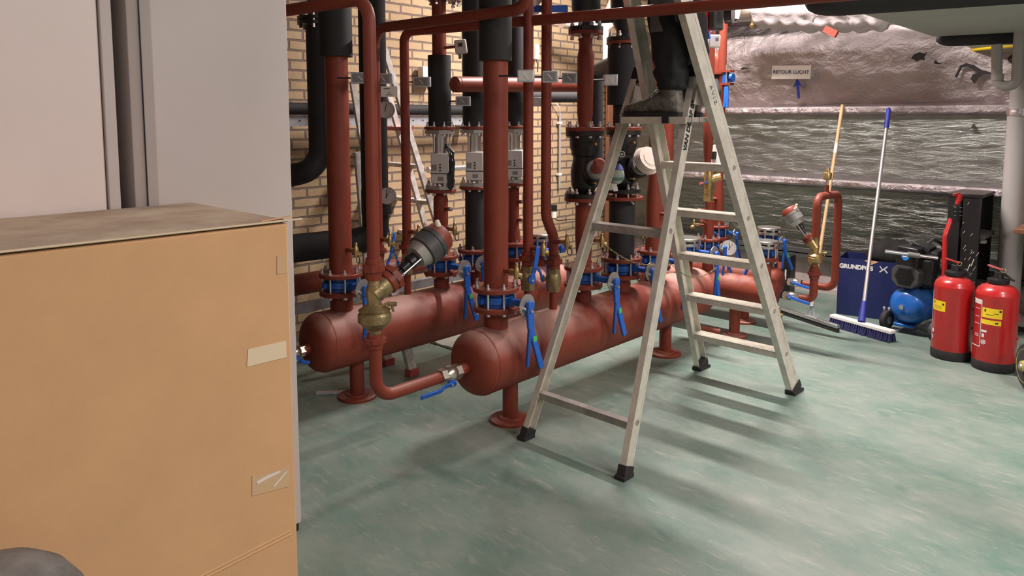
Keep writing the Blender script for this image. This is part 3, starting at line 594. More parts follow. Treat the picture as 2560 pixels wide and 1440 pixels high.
# ================================================================= BALL VALVES
def ballvalve(loc, ax, label, m=NICK, r=.026, L=.10, hdir=(0, 0, -1), lside=(1, 0, 0), llen=.13, lm=BLUEL, swan=True, group='ball valves'):
    t = thing('ball_valve', label, 'valve', loc, group); ax = Vector(ax).normalized(); hd = Vector(hdir).normalized(); ls = Vector(lside).normalized()
    part('valve_body', MB().lathe([(-L*.26, r*.95), (-L*.18, r*1.12), (0, r*1.22), (L*.18, r*1.12), (L*.26, r*.95)], (0,0,0), ax, 24), m, t)
    for s in (-1, 1): part('hex_end', MB().lathe([(L*.24, r*1.08), (L*.5, r*1.08)], (0,0,0), ax*s, 6), m, t)
    part('stem', MB().cyl((0,0,0), ls*(r*1.75), r*.4, 12), m, t)
    p0 = ls*(r*1.8); p1 = p0+hd*llen*.22; p2 = p0+hd*llen*.38+ls*(r*.45 if swan else 0); p3 = p0+hd*llen+ls*(r*.45 if swan else 0)
    lv = part('lever', MB().cyl(ls*(r*1.5), ls*(r*1.5+.012), r*.62, 16).bar(p0, p1, r*.75, .007, ls).bar(p1, p2, r*.75, .007, ls).bar(p2-hd*.003, p3, r*.72, .008, ls), lm, t, bevel=.002)
    part('nut', MB().lathe([(0, .007), (.008, .006)], ls*(r*1.5+.012), ls, 6), STEEL, lv)
    return t
ballvalve((XA, 2.53, .655), (0, 0, 1), 'brass ball valve with raised blue lever right of the thick riser', BRASSD, .030, .115, (.10, .10, 1), (.9, -.45, 0), .16)
ballvalve((XA, 2.715, .62), (0, 0, 1), 'brass ball valve below the S bend of the thin pipe', BRASSD, .031, .12, (-.1, -.3, 1), (-.8, -.5, 0), .17)
ballvalve((XB, 2.42, .635), (0, 0, 1), 'ball valve on the rear vessel with dark blue upright lever', BRASSD, .028, .11, (-.15, -.1, 1), (-.5, -.7, 0), .19, BLUE)
ballvalve((XB, 2.235, .635), (0, 0, 1), 'ball valve hidden behind the front pipe, blue lever sticking up', BRASSD, .028, .11, (.25, 0, 1), (.9, .3, 0), .20)
bv = onx(1128, 924, XA); zb = .318
ballvalve((XA, 2.035, zb), (0, 1, 0), 'nickel ball valve with blue lever on the near vessel left end', NICK, .031, .11, (-.25, -1, -.12), (.85, -.45, -.55), .15)
ballvalve((XB, 1.745, .31), (0, 1, 0), 'nickel ball valve at the locker edge on the rear vessel', NICK, .026, .10, (0, 1, -.4), (.9, -.3, -.4), .07)
# end nipples
single('pipe_nipple', MB().cyl((XA, 2.08, zb), (XA, 2.15, zb+.004), .026, 20), RED, 'short red nipple between near vessel end and its ball valve', 'pipe fitting')
single('pipe_nipple', MB().cyl((XB, 1.79, .31), (XB, 1.85, .315), .026, 20), RED, 'short red nipple at the rear vessel end beside the locker', 'pipe fitting')
p = pipe('loop_pipe', 'red pipe looping from the dull brass valve down to the near vessel', [(XA, 1.655, .575), (XA, 1.655, zb), (XA, 1.99, zb)], .025, rad=.08)
union(p, XA, 1.655, .545, .025, .05)

# ================================================================= PRESSURE REGULATORS (Y valve with actuator)
def regulator(loc, d, label, m, s=1.0, hdx=1.0):
    t = thing('motor_control_valve', label, 'control valve', loc, 'motorised control valves')
    d = Vector(d).normalized()
    part('valve_body', MB().lathe([(-.035*s, .024*s), (0, .030*s), (.03*s, .032*s), (.06*s, .024*s), (.10*s, .023*s)], n=24).lathe([(-.01*s, .036*s), (.03*s, .040*s), (.06*s, .043*s)], (0, 0, .018*s), d, 24), m, t)
    part('diaphragm_housing', MB().lathe([(-.125*s, .020*s), (-.12*s, .034*s), (-.098*s, .055*s), (-.09*s, .064*s), (-.062*s, .064*s), (-.052*s, .056*s), (-.045*s, .062*s), (-.04*s, .055*s), (-.028*s, .036*s), (-.02*s, .026*s)], n=36), m, t)
    part('hex_end', MB().lathe([(-.145*s, .024*s), (-.118*s, .024*s)], n=6), m, t); part('hex_end', MB().lathe([(.085*s, .027*s), (.11*s, .027*s)], n=6), m, t)
    part('threaded_ring', MB().lathe([(.06*s, .046*s), (.065*s, .050*s), (.085*s, .050*s)], (0, 0, .018*s), d, 28).lathe([(.09*s, .054*s), (.112*s, .055*s), (.116*s, .048*s)], (0, 0, .018*s), d, 8), RED, t)
    part('ring_gasket', MB().lathe([(.084*s, .050*s), (.091*s, .050*s)], (0, 0, .018*s), d, 24), BLK, t)
    o = Vector((0, 0, .018*s)); a, b, _ = frame(d)
    for k in (-1, 1): 
        c = o + a*.036*s*k + b*.0
        part('yoke_rod', MB().cyl(c+d*.112*s, c+d*.235*s, .0042*s, 8), STEEL, t)
    part('yoke_bridge', MB().bar(o+d*.125*s-a*.042*s, o+d*.125*s+a*.042*s, .010*s, .006*s, d), PLATE, t)
    ac = part('actuator', MB().lathe([(.225*s, .026*s), (.228*s, .047*s), (.262*s, .060*s)], o, d, 32), PLATE, t)
    part('coupling_neck', MB().lathe([(.120*s, .006*s), (.145*s, .007*s), (.148*s, .018*s), (.185*s, .020*s), (.188*s, .029*s), (.20*s, .031*s), (.212*s, .029*s), (.228*s, .025*s)], o, d, 24), BLK, ac)
    part('actuator_cover', MB().lathe([(.262*s, .061*s), (.266*s, .070*s), (.31*s, .0715*s), (.312*s, .068*s), (.320*s, .068*s), (.322*s, .0715*s), (.340*s, .071*s)], o, d, 36), DGREY if s == 1 else MGREY, ac)
    part('end_cap', MB().lathe([(.340*s, .068*s), (.375*s, .064*s), (.388*s, .052*s), (.392*s, .02*s)], o, d, 36), RED, ac, label='red rounded end cap')
    u = (Vector((0, 0, 1)) - d*d.z).normalized()
    for k in (0, 1):
        g = o+d*(.345+.022*k)*s + u*.055*s + a*(.028*(k*2-1))*s; part('cable_gland', MB().lathe([(0, .011*s), (.014*s, .012*s), (.018*s, .010*s), (.024*s, .010*s), (.028*s, .006*s)], g, u+d*.35-a*.2*(k*2-1), 12), CREAM, ac)
    part('impulse_fitting', MB().tube(fillet([(.03*s, .0, -.03*s), (.055*s, .035*s, -.01*s), (.06*s, .045*s, -.05*s)], .01, 4), .005*s, 8).cyl((.045*s, .03*s, -.02*s), (.072*s, .05*s, -.02*s), .009*s, 10), m, t)
    return t
regulator((XA, 1.655, .715), (0.05, .86, .50), 'dull brass control valve with large dark actuator, left front', BRASSD, 1.0)
rl = ony(2038, 640, YC); regulator((-1.665, YC, .625), (-.62, -.05, .80), 'bright brass control valve with grey actuator tilted left, by far wall', BRASS, .72)
# pipework at the far small vessels
ballvalve((-1.795, YC, .322), (1, 0, 0), 'nickel ball valve with blue lever on nearer small vessel', NICK, .024, .10, (1, -.1, -.12), (.15, -1, .1), .13)
ballvalve((-1.925, YD, .330), (1, 0, 0), 'nickel ball valve with blue lever on farther small vessel', NICK, .023, .09, (1, -.1, -.12), (.15, -1, .1), .13)
p = pipe('loop_pipe', 'red elbow pipe from nearer small vessel up to bright brass valve', [(-1.745, YC, .322), (-1.665, YC, .325), (-1.665, YC, .53)], .023, rad=.055); union(p, -1.665, YC, .478, .023, .05)
p = pipe('loop_pipe', 'red loop pipe arching over beside the navy carton', [(-1.665, YC, .70), (-1.665, YC, .94), (-1.672, YD, .93), (-1.672, YD, .33), (-1.87, YD, .33)], .0235, rad=.06)
t = thing('air_vent', 'brass automatic air vent on top of the red loop pipe', 'air vent', (-1.668, 4.52, .955))
part('nipple', MB().cyl((0, 0, 0), (0, 0, .045), .013, 16), RED, t); part('neck', MB().cyl((0, 0, .045), (0, 0, .075), .008, 12), STEEL, t)
part('float_housing', MB().lathe([(.075, .014), (.08, .024), (.115, .026), (.12, .023), (.123, .012), (.14, .010), (.15, .006)], n=24), BRASS, t)
# risers with brass valves at the small vessels
r1 = riser('riser_pipe', 'red riser with tilted offset and brass balancing valve, left of the ladder stile', XC, YC, [(.60, .036), (.66, .036), (.72, .030), (.86, .026)], [(.601, .617, .076)])
part('branch', MB().tube(fillet([(XC+.0, YC, .70), (XC-.01, YC-.08, .74)], .02), .010, 12), RED, r1, W=True)
t = thing('balancing_valve', 'brass balancing valve with blue and red test caps', 'valve', (XC-.01, YC, .86))
part('union', MB().lathe([(0, .030), (.04, .030)], n=6).lathe([(.05, .028), (.085, .028)], n=6).cyl((0, 0, .02), (0, 0, .07), .022), BRASS, t)
part('body', MB().lathe([(.07, .022), (.11, .032), (.17, .030), (.21, .022)], n=24).cyl((.0, 0, .14), (.055, .05, .16), .028), BRASS, t); part('upper_union', MB().lathe([(.22, .032), (.25, .032)], n=6).cyl((0, 0, .2), (0, 0, .25), .02), BRASS, t)
part('blue_cap', MB().cyl((0, -.03, .125), (.012, -.06, .128), .008, 10), BLUEL, t, label='blue test cap'); part('red_cap', MB().cyl((-.025, -.03, .115), (-.03, -.06, .118), .008, 10), PINKR, t, label='red test cap')
r1 = riser('riser_pipe', 'red riser above the brass balancing valve, widening upward', XC-.02, YC, [(1.11, .021), (1.16, .026), (1.26, .034), (1.36, .034), (1.42, .027), (TOP, .027)])
riser('riser_pipe', 'red riser of the farther small vessel behind the brass valve', -2.484, YD, [(.636, .036), (.70, .036), (.86, .036), (.92, .028), (TOP, .026)], [(.636, .652, .078)])
t = thing('heat_meter', 'white round headed meter on brass pipe behind the ladder', 'meter', ony(1793, 385, 4.45))
part('head', MB().lathe([(-.07, .045), (-.02, .042), (.03, .030), (.055, .028), (.06, .022)], n=24), WHT, t); part('brass_pipe', MB().cyl((0, 0, -.16), (0, 0, -.07), .022), BRASSD, t); part('display', MB().box((.0, -.0415, -.008), (.03, .012, .05)), DGREY, t)
# drain cocks and small plugs on stubs
def cock(p, d, label, s=1.0, loop=True, stub=.035, m=BRASS):
    t = thing('drain_cock', label, 'drain cock', p, 'small brass drain cocks'); d = Vector(d).normalized(); a = d.cross(Vector((0, 0, 1))).normalized()
    part('stub', MB().cyl(-d*.01, d*stub, .011*s, 12), RED, t)
    part('body', MB().lathe([(stub-.002, .011*s), (stub+.008, .013*s), (stub+.04, .011*s)], (0,0,0), d, 8).lathe([(-.03*s, .010*s), (-.012*s, .013*s), (.012*s, .013*s), (.022*s, .008*s), (.036*s, .008*s), (.040*s, .004*s)], d*(stub+.035), (0, 0, 1), 12), m, t)
    part('cap', MB().lathe([(.01, .013*s), (.026, .013*s), (.03, .009*s)], d*(stub+.03)-Vector((0, 0, .012*s)), (d-a*.8-Vector((0, 0, .35))), 10), m, t)
    if loop:
        q = d*(stub+.05)-a*-.0-Vector((0, 0, .03*s)); part('strap_loop', MB().tube([q+d*.013*math.cos(k*.7)+Vector((0, 0, -.010+.018*math.sin(k*.7))) for k in range(10)], .0022, 6), BLK, t)
    return t
cock((XB+.05, 2.01, .77), (1, .1, 0), 'brass drain cock on the thick riser beside the grey locker')
cock((XA+.05, 2.317, .73), (1, .1, 0), 'brass drain cock on the front thick red riser')
cock((XB+.02, 2.235, .79), (1, .1, 0), 'brass drain cock peeking out right of the front thin pipe')
cock((XB+.02, 2.42, .81), (1, .1, 0), 'brass drain cock on the thin riser left of dark actuator')
cock((XB+.035, 2.657, .80), (1, .1, 0), 'brass drain cock right of the dark actuator cap')
cock((XA+.02, 2.53, .80), (1, .1, 0), 'brass drain cock between the two thin pipes')
cock((XA+.02, 2.70, .81), (1, .1, 0), 'brass drain cock right of the bent thin pipe')
cock((XA+.04, 2.952, .79), (1, .1, 0), 'brass drain cock with chain by the ladder front leg')
cock((XA+.06, 3.285, .79), (1, .1, 0), 'brass drain cock beside the black pipe behind the ladder rung', .8)
cock((XC-.03, YC, .70), (-1, -.3, 0), 'brass drain cock left of the far red risers', .8)
cock((-1.90, YC-.03, .235), (1, -.4, -.2), 'brass drain cock under the right end of nearer small vessel', .9, stub=.02)
cock((-2.10, YD-.03, .10), (1, -.5, 0), 'brass drain cock near the floor under the small vessels', 1.0, stub=.05)
def plug(p, d, label):
    t = thing('test_plug', label, 'plug', p, 'capped test plugs'); d = Vector(d).normalized(); part('stub', MB().cyl(-d*.01, d*.035, .011, 12), RED, t); part('cap', MB().cyl(d*.035, d*.05, .011, 10).cyl(d*.05, d*.056, .006, 8), STEEL, t)
plug((XB+.036, 2.657, .91), (1, 0, 0), 'capped plug on the red pipe under cable-wrapped flow meter')
plug((XB+.034, 3.24, .90), (1, 0, .05), 'upper capped plug right of the thick red riser')
plug((XB+.034, 3.24, .79), (1, 0, .05), 'lower capped plug right of the thick red riser')
plug((XC-.02, YC-.02, .80), (-.5, -.8, .1), 'capped plug on the near red riser by the far wall')
plug((-2.484, YD-.03, .84), (-.4, -.9, .1), 'capped plug on the farther red riser by the far wall')
plug((XA+.04, 3.60, .86), (1, 0, .0), 'capped plug on the red riser behind the ladder legs')

# ================================================================= GAUGES AND THERMOMETER PLATES
def gauge(p, label, back, r=.047, needle=(.3,)):
    t = thing('pressure_gauge', label, 'gauge', p, 'round dial gauges'); n = Vector((.62, -.78, 0)).normalized(); R = Vector((-n.y, n.x, 0)); U = Vector((0, 0, 1))
    part('case', MB().lathe([(-.022, r*.8), (-.018, r), (.004, r), (.006, r*1.02), (.010, r*1.02), (.0105, r*.95)], (0,0,0), n, 36), MGREY, t)
    part('dial', MB().lathe([(.008, r*.955), (.0112, r*.95)], (0,0,0), n, 36), WHT, t)
    for k in range(11):
        q = math.radians(225-27*k); c = n*.0116+(R*math.cos(q)+U*math.sin(q))*r*.76; part('tick', MB().bar(c-(R*math.cos(q)+U*math.sin(q))*.004, c+(R*math.cos(q)+U*math.sin(q))*.004, .0016, .0006, n), BINK, t)
    for k, q in enumerate(needle): dd = R*math.cos(q)+U*math.sin(q); part('needle', MB().bar(n*.0125-dd*.012, n*.0125+dd*r*.72, .0024 if k else .0032, .0008, n), BINK, t)
    part('socket', MB().cyl(-n*.02, back, .009, 10), BRASSD, t); return t
gauge((-3.28, 2.47, 1.445), 'round dial gauge, upper one on the black insulated pipe', (-.08, .06, 0), needle=(1.35,))
gauge((-3.28, 2.47, .975), 'round dial gauge, lower one on the black insulated pipe', (-.08, .06, 0), needle=(1.5, .95))
gp = ony(1822, 620, 4.37); gauge(gp, 'round dial gauge standing on the nearer small vessel', (0, .01, -.17), needle=(1.57, .9))
def plate(px, py, d, label, arm, w=.093, h=.052, m=LGREY):
    c = ond(px, py, d); t = thing('thermometer', label, 'thermometer', c, 'rectangular pipe thermometers')
    R = Vector((math.cos(YAW-.12), math.sin(YAW-.12), 0)); n = Vector((R.y, -R.x, 0)); A = Matrix((R, -n, Vector((0, 0, 1)))).transposed().to_4x4()
    b = part('case', MB().box((0, 0, 0), (w, .022, h)), GALV, t, bevel=.003); b.matrix_local = A
    part('face', MB().box((0, -.0112, 0), (w*.84, .002, h*.76)), m, b)
    part('pointer', MB().bar((-.012, -.0128, .012), (.010, -.0128, -.012), .0014, .003, (1, 0, 1)), WHT, b)
    part('scale_bar', MB().box((w*.36, -.0128, 0), (.002, .001, h*.6)), WHT, b)
    part('stem', MB().cyl(-R*(w/2), Vector(arm), .004, 8), BLK, t)
R = Vector((math.cos(YAW), math.sin(YAW), 0))
plate(903, 195, 3.42, 'rectangular thermometer left of the front thin pipe', -R*.11, m=MGREY)
plate(960, 197, 3.75, 'rectangular thermometer just right of the front thin pipe', -R*.10, m=MGREY)
plate(1055, 205, 3.9, 'rectangular thermometer left of the black sleeved pipe', -R*.09, m=MGREY)
plate(1158, 253, 4.0, 'rectangular thermometer just under the red cross pipe end', -R*.08, w=.08, m=MGREY)
plate(1315, 190, 3.0, 'rectangular thermometer in front, leftmost of the row by thin pipes', -R*.11, w=.068, h=.050)
plate(1376, 192, 3.3, 'rectangular thermometer in front of the bent thin pipe', -R*.08, w=.070, h=.052, m=MGREY)
plate(1424, 196, 3.7, 'rectangular thermometer left of the red reducer pipe', -R*.08, w=.075, h=.054, m=MGREY)
plate(1527, 200, 3.8, 'rectangular thermometer with one bright line, by ladder cap', -R*.09, w=.07, h=.056, m=LGREY)
plate(1342, 255, 4.2, 'rectangular thermometer behind the thin pipes over brick wall', -R*.09, w=.07, h=.05)
c = ond(973, 229, 3.7); t = thing('name_plate', 'white engraved name plate above the upper round gauge', 'name plate', c)
b = part('plate', MB().box((0, 0, 0), (.082, .004, .052)), PAPER, t); b.matrix_local = Matrix((R, Vector((-R.y, R.x, 0)), Vector((0, 0, 1)))).transposed().to_4x4()
part('printed_line', MB().box((-.012, -.0025, .014), (.03, .001, .003)).box((.0, -.0025, -.006), (.012, .001, .003)).box((.0, -.0025, -.016), (.034, .001, .003)), BINK, b)
c = ond(1152, 117, 3.9); t = thing('sensor_transmitter', 'small grey transmitter with display on the upper red pipe', 'sensor', c)
b = part('housing', MB().box((0, 0, 0), (.062, .045, .072)), LGREY, t, bevel=.008); b.matrix_local = Matrix((R, Vector((-R.y, R.x, 0)), Vector((0, 0, 1)))).transposed().to_4x4() @ Matrix.Rotation(-.12, 4, 'Y')
part('display', MB().box((0, -.0235, .008), (.022, .002, .018)), DGREY, b); part('cable_gland', MB().cyl((-.01, 0, -.036), (-.01, 0, -.06), .009, 10), MGREY, b)
part('probe', MB().cyl(-R*.03, -R*.09+Vector((0, 0, -.005)), .008, 10), RED, t)
c = ond(1785, 103, 4.35); t = thing('sensor_transmitter', 'white square transmitter above the red elbow by the foil', 'sensor', c)
b = part('housing', MB().box((0, 0, 0), (.068, .04, .072)), WHT, t, bevel=.008); b.matrix_local = Matrix((R, Vector((-R.y, R.x, 0)), Vector((0, 0, 1)))).transposed().to_4x4(); part('display', MB().box((.012, -.0208, .008), (.018, .002, .02)), MGREY, b)
part('cable_loop', MB().tube([b_ for b_ in [Vector((0, 0, .036))+R*.012*math.sin(k*.8)+Vector((0, 0, .03*(1-math.cos(k*.8))/2)) for k in range(9)]], .0022, 6), BLK, t)
# elbow with flange and blue lever against the foil
t = thing('elbow_pipe', 'orange-red elbow pipe turning down beside the foil wall', 'pipe', ony(1790, 170, 4.75))
e1 = ony(1768, 142, 4.75); e2 = ony(1796, 142, 4.75); e3 = ony(1796, 168, 4.75)
part('elbow', MB().tube(fillet([(e1.x-.3, 4.75, 1.83), (e3.x-.01, 4.75, 1.83), (e3.x-.01, 4.75, 1.715)], .085), .048, 24), RED, t, W=True)
part('flange', MB().cyl((e3.x-.01, 4.75, 1.70), (e3.x-.01, 4.75, 1.718), .078, 28), RED, t, W=True); part('rubber_joint', MB().cyl((e3.x-.01, 4.75, 1.675), (e3.x-.01, 4.75, 1.70), .055, 24), BLK, t, W=True); part('pump_body', MB().lathe([(0, .05), (.05, .08), (.10, .085), (.18, .07)], (e3.x-.02, 4.75, 1.48), n=24), DGREY, t, W=True)
c = ony(1818, 195, 4.7); t = thing('butterfly_valve', 'small blue valve with hanging lever against the foil wall', 'valve', c, 'blue butterfly valves')
for s in (.045, -.04): part('flange', MB().box((0, 0, s), (.075, .06, .014)), RED, t)
part('valve_body', MB().cyl((-.01, 0, -.035), (-.01, 0, .04), .024).cyl((.03, -.01, 0), (.05, -.01, 0), .03), BLUE, t); part('bolt', MB().cyl((.005, -.02, -.05), (.005, -.02, .085), .006, 8), STEEL, t)
part('lever', MB().bar((.01, -.02, -.05), (.02, -.03, -.20), .012, .020, (1, 0, 0)).bar((-.002, -.02, -.06), (.0, -.03, -.20), .012, .014, (1, 0, 0)), BLUEL, t, bevel=.002)
# white pipe and cream fittings near top
single('drain_pipe', MB().cyl(onx(1514, 50, -3.6), onx(1514, 165, -3.6), .024, 20), WHT, 'short white plastic pipe end hanging before the brick wall', 'pipe')
c = onx(1478, 62, -3.7); single('pipe_bend', MB().tube(fillet([c+Vector((-.1, -.25, .02)), c+Vector((0, .2, 0)), c+Vector((0, .35, .25))], .1), .06, 24), CREAM, 'cream coloured pipe bend high on the brick wall', 'pipe')
# wall rail, pipe, conduit, boxes on brick wall
rl = thing('bracket_rail', 'galvanised perforated rail fixed along the brick wall', 'rail', (-3.95, 2.9, 1.37))
part('channel', MB().box((-3.93, 2.9, 1.385), (.05, 2.5, .065)), GALV, rl, W=True)
for k in range(28): part('slot_hole', MB().cyl((-3.905, 1.72+k*.085, 1.385), (-3.9035, 1.72+k*.085, 1.385), .005, 8), BLK, rl, W=True)
for y in (2.0, 3.75): part('wall_bracket', MB().box((-4.02, y, 1.36), (.16, .05, .03)), GALV, rl, W=True)
single('insulated_pipe', MB().tube([(-3.90, 2.1, 1.455), (-3.90, 3.70, 1.455)], .036, 20), FOAM, 'thin black insulated pipe resting on the galvanised rail', 'pipe')
cd = thing('cable_conduit', 'grey vertical cable conduit clipped on the brick wall', 'conduit', (-4.07, 4.90, .80))
part('conduit', MB().cyl((-4.07, 4.90, .80), (-4.07, 4.90, 1.44), .010, 12), GPVC, cd, W=True)
for z in (.92, 1.36): part('clip', MB().box((-4.075, 4.90, z), (.03, .04, .02)), WHT, cd, W=True)
part('cable', MB().tube(fillet([(-4.07, 4.90, 1.44), (-4.05, 4.86, 1.50), (-4.07, 4.80, 1.55)], .03), .004, 8), WHT, cd, W=True)
c = onx(1385, 527, -4.05); t = thing('temperature_sensor', 'small black and white sensor hanging on the brick wall', 'sensor', c); part('head', MB().cyl((0, 0, 0), (0, 0, .05), .026, 16), BLK, t); part('body', MB().cyl((0, 0, -.06), (0, 0, 0), .022, 16), WHT, t)
part('cable', MB().tube([(0, 0, -.06), (.0, .05, -.09), (0, .3, -.10), (0, .5, -.13)], .004, 8), BLK, t)
for (px, py, lb) in ((1066, 190, 'white junction box on brick wall behind the thin riser'), (1340, 130, 'white junction box on brick wall between the thin pipes')):
    c = onx(px, py, -4.05); t = thing('junction_box', lb, 'box', c, 'wall junction boxes'); part('box', MB().box((0, 0, 0), (.06, .11, .13) if px < 1200 else (.04, .05, .12)), WHT, t, bevel=.006); part('cable', MB().tube([(0, .0, -.06), (.01, .01, -.10), (0, .02, -.16)], .004, 8), BLK, t)
single('wall_pipe', MB().cyl((-3.98, 3.35, 1.04), (-3.98, 4.2, 1.04), .022), POLE, 'thin bare metal pipe stub on wall behind cable flow meter', 'pipe')
single('sawn_board', MB().box((-4.0, 5.55, .95), (.03, .14, 1.9)), BWOOD, 'narrow brown board upright in the far corner', 'board', bevel=.003)
# dark box on floor by small vessels + skirting tray
c = onz(1960, 742); t = thing('spray_box', 'small black box with red stripe behind the small vessels', 'box', (c.x, 5.62, 0)); part('box', MB().box((0, 0, .17), (.13, .10, .34)), BLK, t, bevel=.004); part('stripe', MB().box((-.02, -.052, .24), (.03, .003, .09)), PINKR, t); part('label', MB().box((.03, -.052, .19), (.012, .003, .08)), WHT, t)
ch = thing('chain', 'thin steel chain hanging across behind the ladder', 'chain', (-2.2, 3.0, .72)); cp = []
pA = ond(1506, 608, 3.4); pB = ond(1672, 655, 3.55); pC = ond(1790, 670, 3.9)
pts = [pA.lerp(pB, k/24)+Vector((0, 0, -.05*math.sin(PI*k/24))) for k in range(25)] + [pB.lerp(pC, k/22)+Vector((0, 0, -.065*math.sin(PI*k/22))) for k in range(1, 23)]
lm = MB()
for k, p in enumerate(pts[:-1]):
    d = pts[k+1]-p; a = (d.normalized().cross(Vector((0, 0, 1)))).normalized()*(.003 if k % 2 else 0)+Vector((0, 0, .003 if not k % 2 else 0)); lm.tube([p-d*.15+a*.2, p+d*.2+a, p+d*.9+a, p+d*1.15, p+d*.9-a, p+d*.2-a, p-d*.15], .0011, 5)
part('links', lm, BRASSD, ch, W=True)

# ================================================================= STEP LADDER
def stile(p, q, w, d, par, name, m=ALU, back=1):      # C-profile: wide face towards +-x, depth along the ladder face
    p = Vector(p); q = Vector(q); dr = (q-p).normalized(); x = Vector((1, 0, 0)); x = (x-dr*x.dot(dr)).normalized(); y = dr.cross(x)
    t = .0035; prof = [(-d/2, w/2), (d/2, w/2), (d/2, -w/2), (d/2-t, -w/2), (d/2-t, w/2-t), (-d/2+t, w/2-t), (-d/2+t, -w/2), (-d/2, -w/2)]
    mb = MB(); mb.loft([[e + y*a + x*b*back for a, b in prof] for e in (p, q)])
    mb.bar(p+x*back*(w/2+.0005)+y*d*.28, q+x*back*(w/2+.0005)+y*d*.28, .002, .005, y)
    return part(name, mb, m, par, W=True)
ld = thing('step_ladder', 'tall aluminium platform step ladder in the middle of the room', 'ladder', (-1.8, 3.0, 0))
def climb(s, z): f = z/1.4; x0, x1 = ((-1.475, -1.59), (-2.005, -1.91))[s]; return Vector((x0+(x1-x0)*f, 3.67-.486*z, z))
def supp(s, z): f = z/1.4; x0, x1 = ((-1.585, -1.665), (-2.105, -1.992))[s]; return Vector((x0+(x1-x0)*f, 2.315+.395*z, z))
for s in (0, 1):
    bk = 1 if s == 0 else -1
    stile(climb(s, .03), climb(s, 2.35), .032, .086, ld, 'climbing_stile', back=bk)
    stile(supp(s, .03), supp(s, 1.60), .029, .050, ld, 'support_leg', back=bk)
    for fn, dd, w in ((climb, .098, .044), (supp, .060, .038)):
        a = fn(s, 0.0); b_ = fn(s, .055); dr = (b_-a).normalized()
        fb = MB(); fb.bar(a+dr*.006, a+(b_-a)*.8, w, dd, dr.cross(Vector((1, 0, 0))))
        fb.box((a.x, a.y, .008), (w*1.25, dd*1.15, .016)); part('rubber_foot', fb, RUB, ld, W=True, bevel=.002)
    tp = supp(s, 1.60); part('end_cap', MB().bar(tp-Vector((0, .008, .03)), tp+Vector((0, .014, .028)), .038, .060, (0, 1, 0)), BLK, ld, W=True, bevel=.004)
def tread(p, q, d, h, par, name, m=ALU):
    mb = MB(); mb.bar(p, q, d, .004, (0, 0, 1)); 
    mb.bar(Vector(p)+Vector((0, d/2-.002, -h/2)), Vector(q)+Vector((0, d/2-.002, -h/2)), .004, h, (0, 0, 1)); mb.bar(Vector(p)+Vector((0, -d/2+.002, -h/2)), Vector(q)+Vector((0, -d/2+.002, -h/2)), .004, h, (0, 0, 1))
    for k in range(8): mb.bar(Vector(p)+Vector((0, -d/2+.008+k*(d-.016)/7, .0028)), Vector(q)+Vector((0, -d/2+.008+k*(d-.016)/7, .0028)), .004, .003, (0, 0, 1))
    return part(name, mb, m, par, W=True)
for k in range(1, 6):
    z = .238*k; a = climb(1, z)+Vector((.014, 0, 0)); b_ = climb(0, z)-Vector((.014, 0, 0)); tread(a, b_, .082, .030, ld, 'tread')
    for s in (0, 1):
        c = climb(s, z-.012); x = .0170 if s == 0 else -.0170; part('rivet', MB().lathe([(0, .0125), (.002, .0115), (.0021, .008), (.0005, .0075)], c+Vector((x*.98, 0, 0)), (1 if s == 0 else -1, 0, 0), 14), ALUD, ld, W=True)
for z in (.185, .915): part('support_rung', MB().bar(supp(1, z)+Vector((.008, 0, 0)), supp(0, z)-Vector((.008, 0, 0)), .024, .036, (0, -.3, 1)), ALUD, ld, W=True)
for z in (.20, .93, 1.39):
    for s in (0, 1): x = .0148 if s == 0 else -.0148; part('rivet', MB().lathe([(0, .0125), (.002, .0115), (.0021, .008), (.0005, .0075)], supp(s, z)+Vector((x, 0, 0)), (1 if s == 0 else -1, 0, 0), 14), ALUD, ld, W=True)
pl = MB(); yc = 2.93; pz = 1.393
for k in range(5): pl.bar((-1.955, yc-.14+k*.064, pz), (-1.615, yc-.14+k*.064, pz), .056, .022, (0, 0, 1))
plt = part('platform', pl, ALUD, ld, W=True, bevel=.002)
part('platform_edge', MB().bar((-1.965, yc-.175, pz-.002), (-1.605, yc-.175, pz-.002), .008, .030, (0, 0, 1)), ALU, ld, W=True)
for x in (-1.70, -1.95): part('platform_clip', MB().box((x, yc-.182, pz), (.03, .012, .030)), BLK, ld, W=True)
for hx in (-1.637, -1.958): part('hinge_bracket', MB().prism([(-.05, -.04), (.05, -.05), (.05, .04), (-.02, .05)], (hx, 2.915, 1.50), (0, 1, 0), (0, 0, 1), (.004, 0, 0)), ALUD, ld, W=True)
part('top_rung', MB().bar(climb(1, 2.28), climb(0, 2.28), .03, .04, (0, 0, 1)), ALU, ld, W=True)
dS = (supp(0, 1.5)-supp(0, 1.2)).normalized(); o = supp(0, 1.475)+Vector((.0160, 0, 0))-Vector(ld.location)
text(ld, 'VAN DORP 03', .037, BINK, o-dS*.115, dS, Vector((0, -1, .35)), 'printed_letters', bold=.0012, align='CENTER')
dC = (climb(0, 1.0)-climb(0, 1.4)).normalized(); o = climb(0, 1.50)+Vector((.0178, 0, 0))-Vector(ld.location)
text(ld, 'A V I Z', .030, mat('faded_ink', (.16, .16, .20), .6), o+Vector((0, -.004, 0)), dC, Vector((0, 1, .3)), 'faded_marking', align='CENTER')

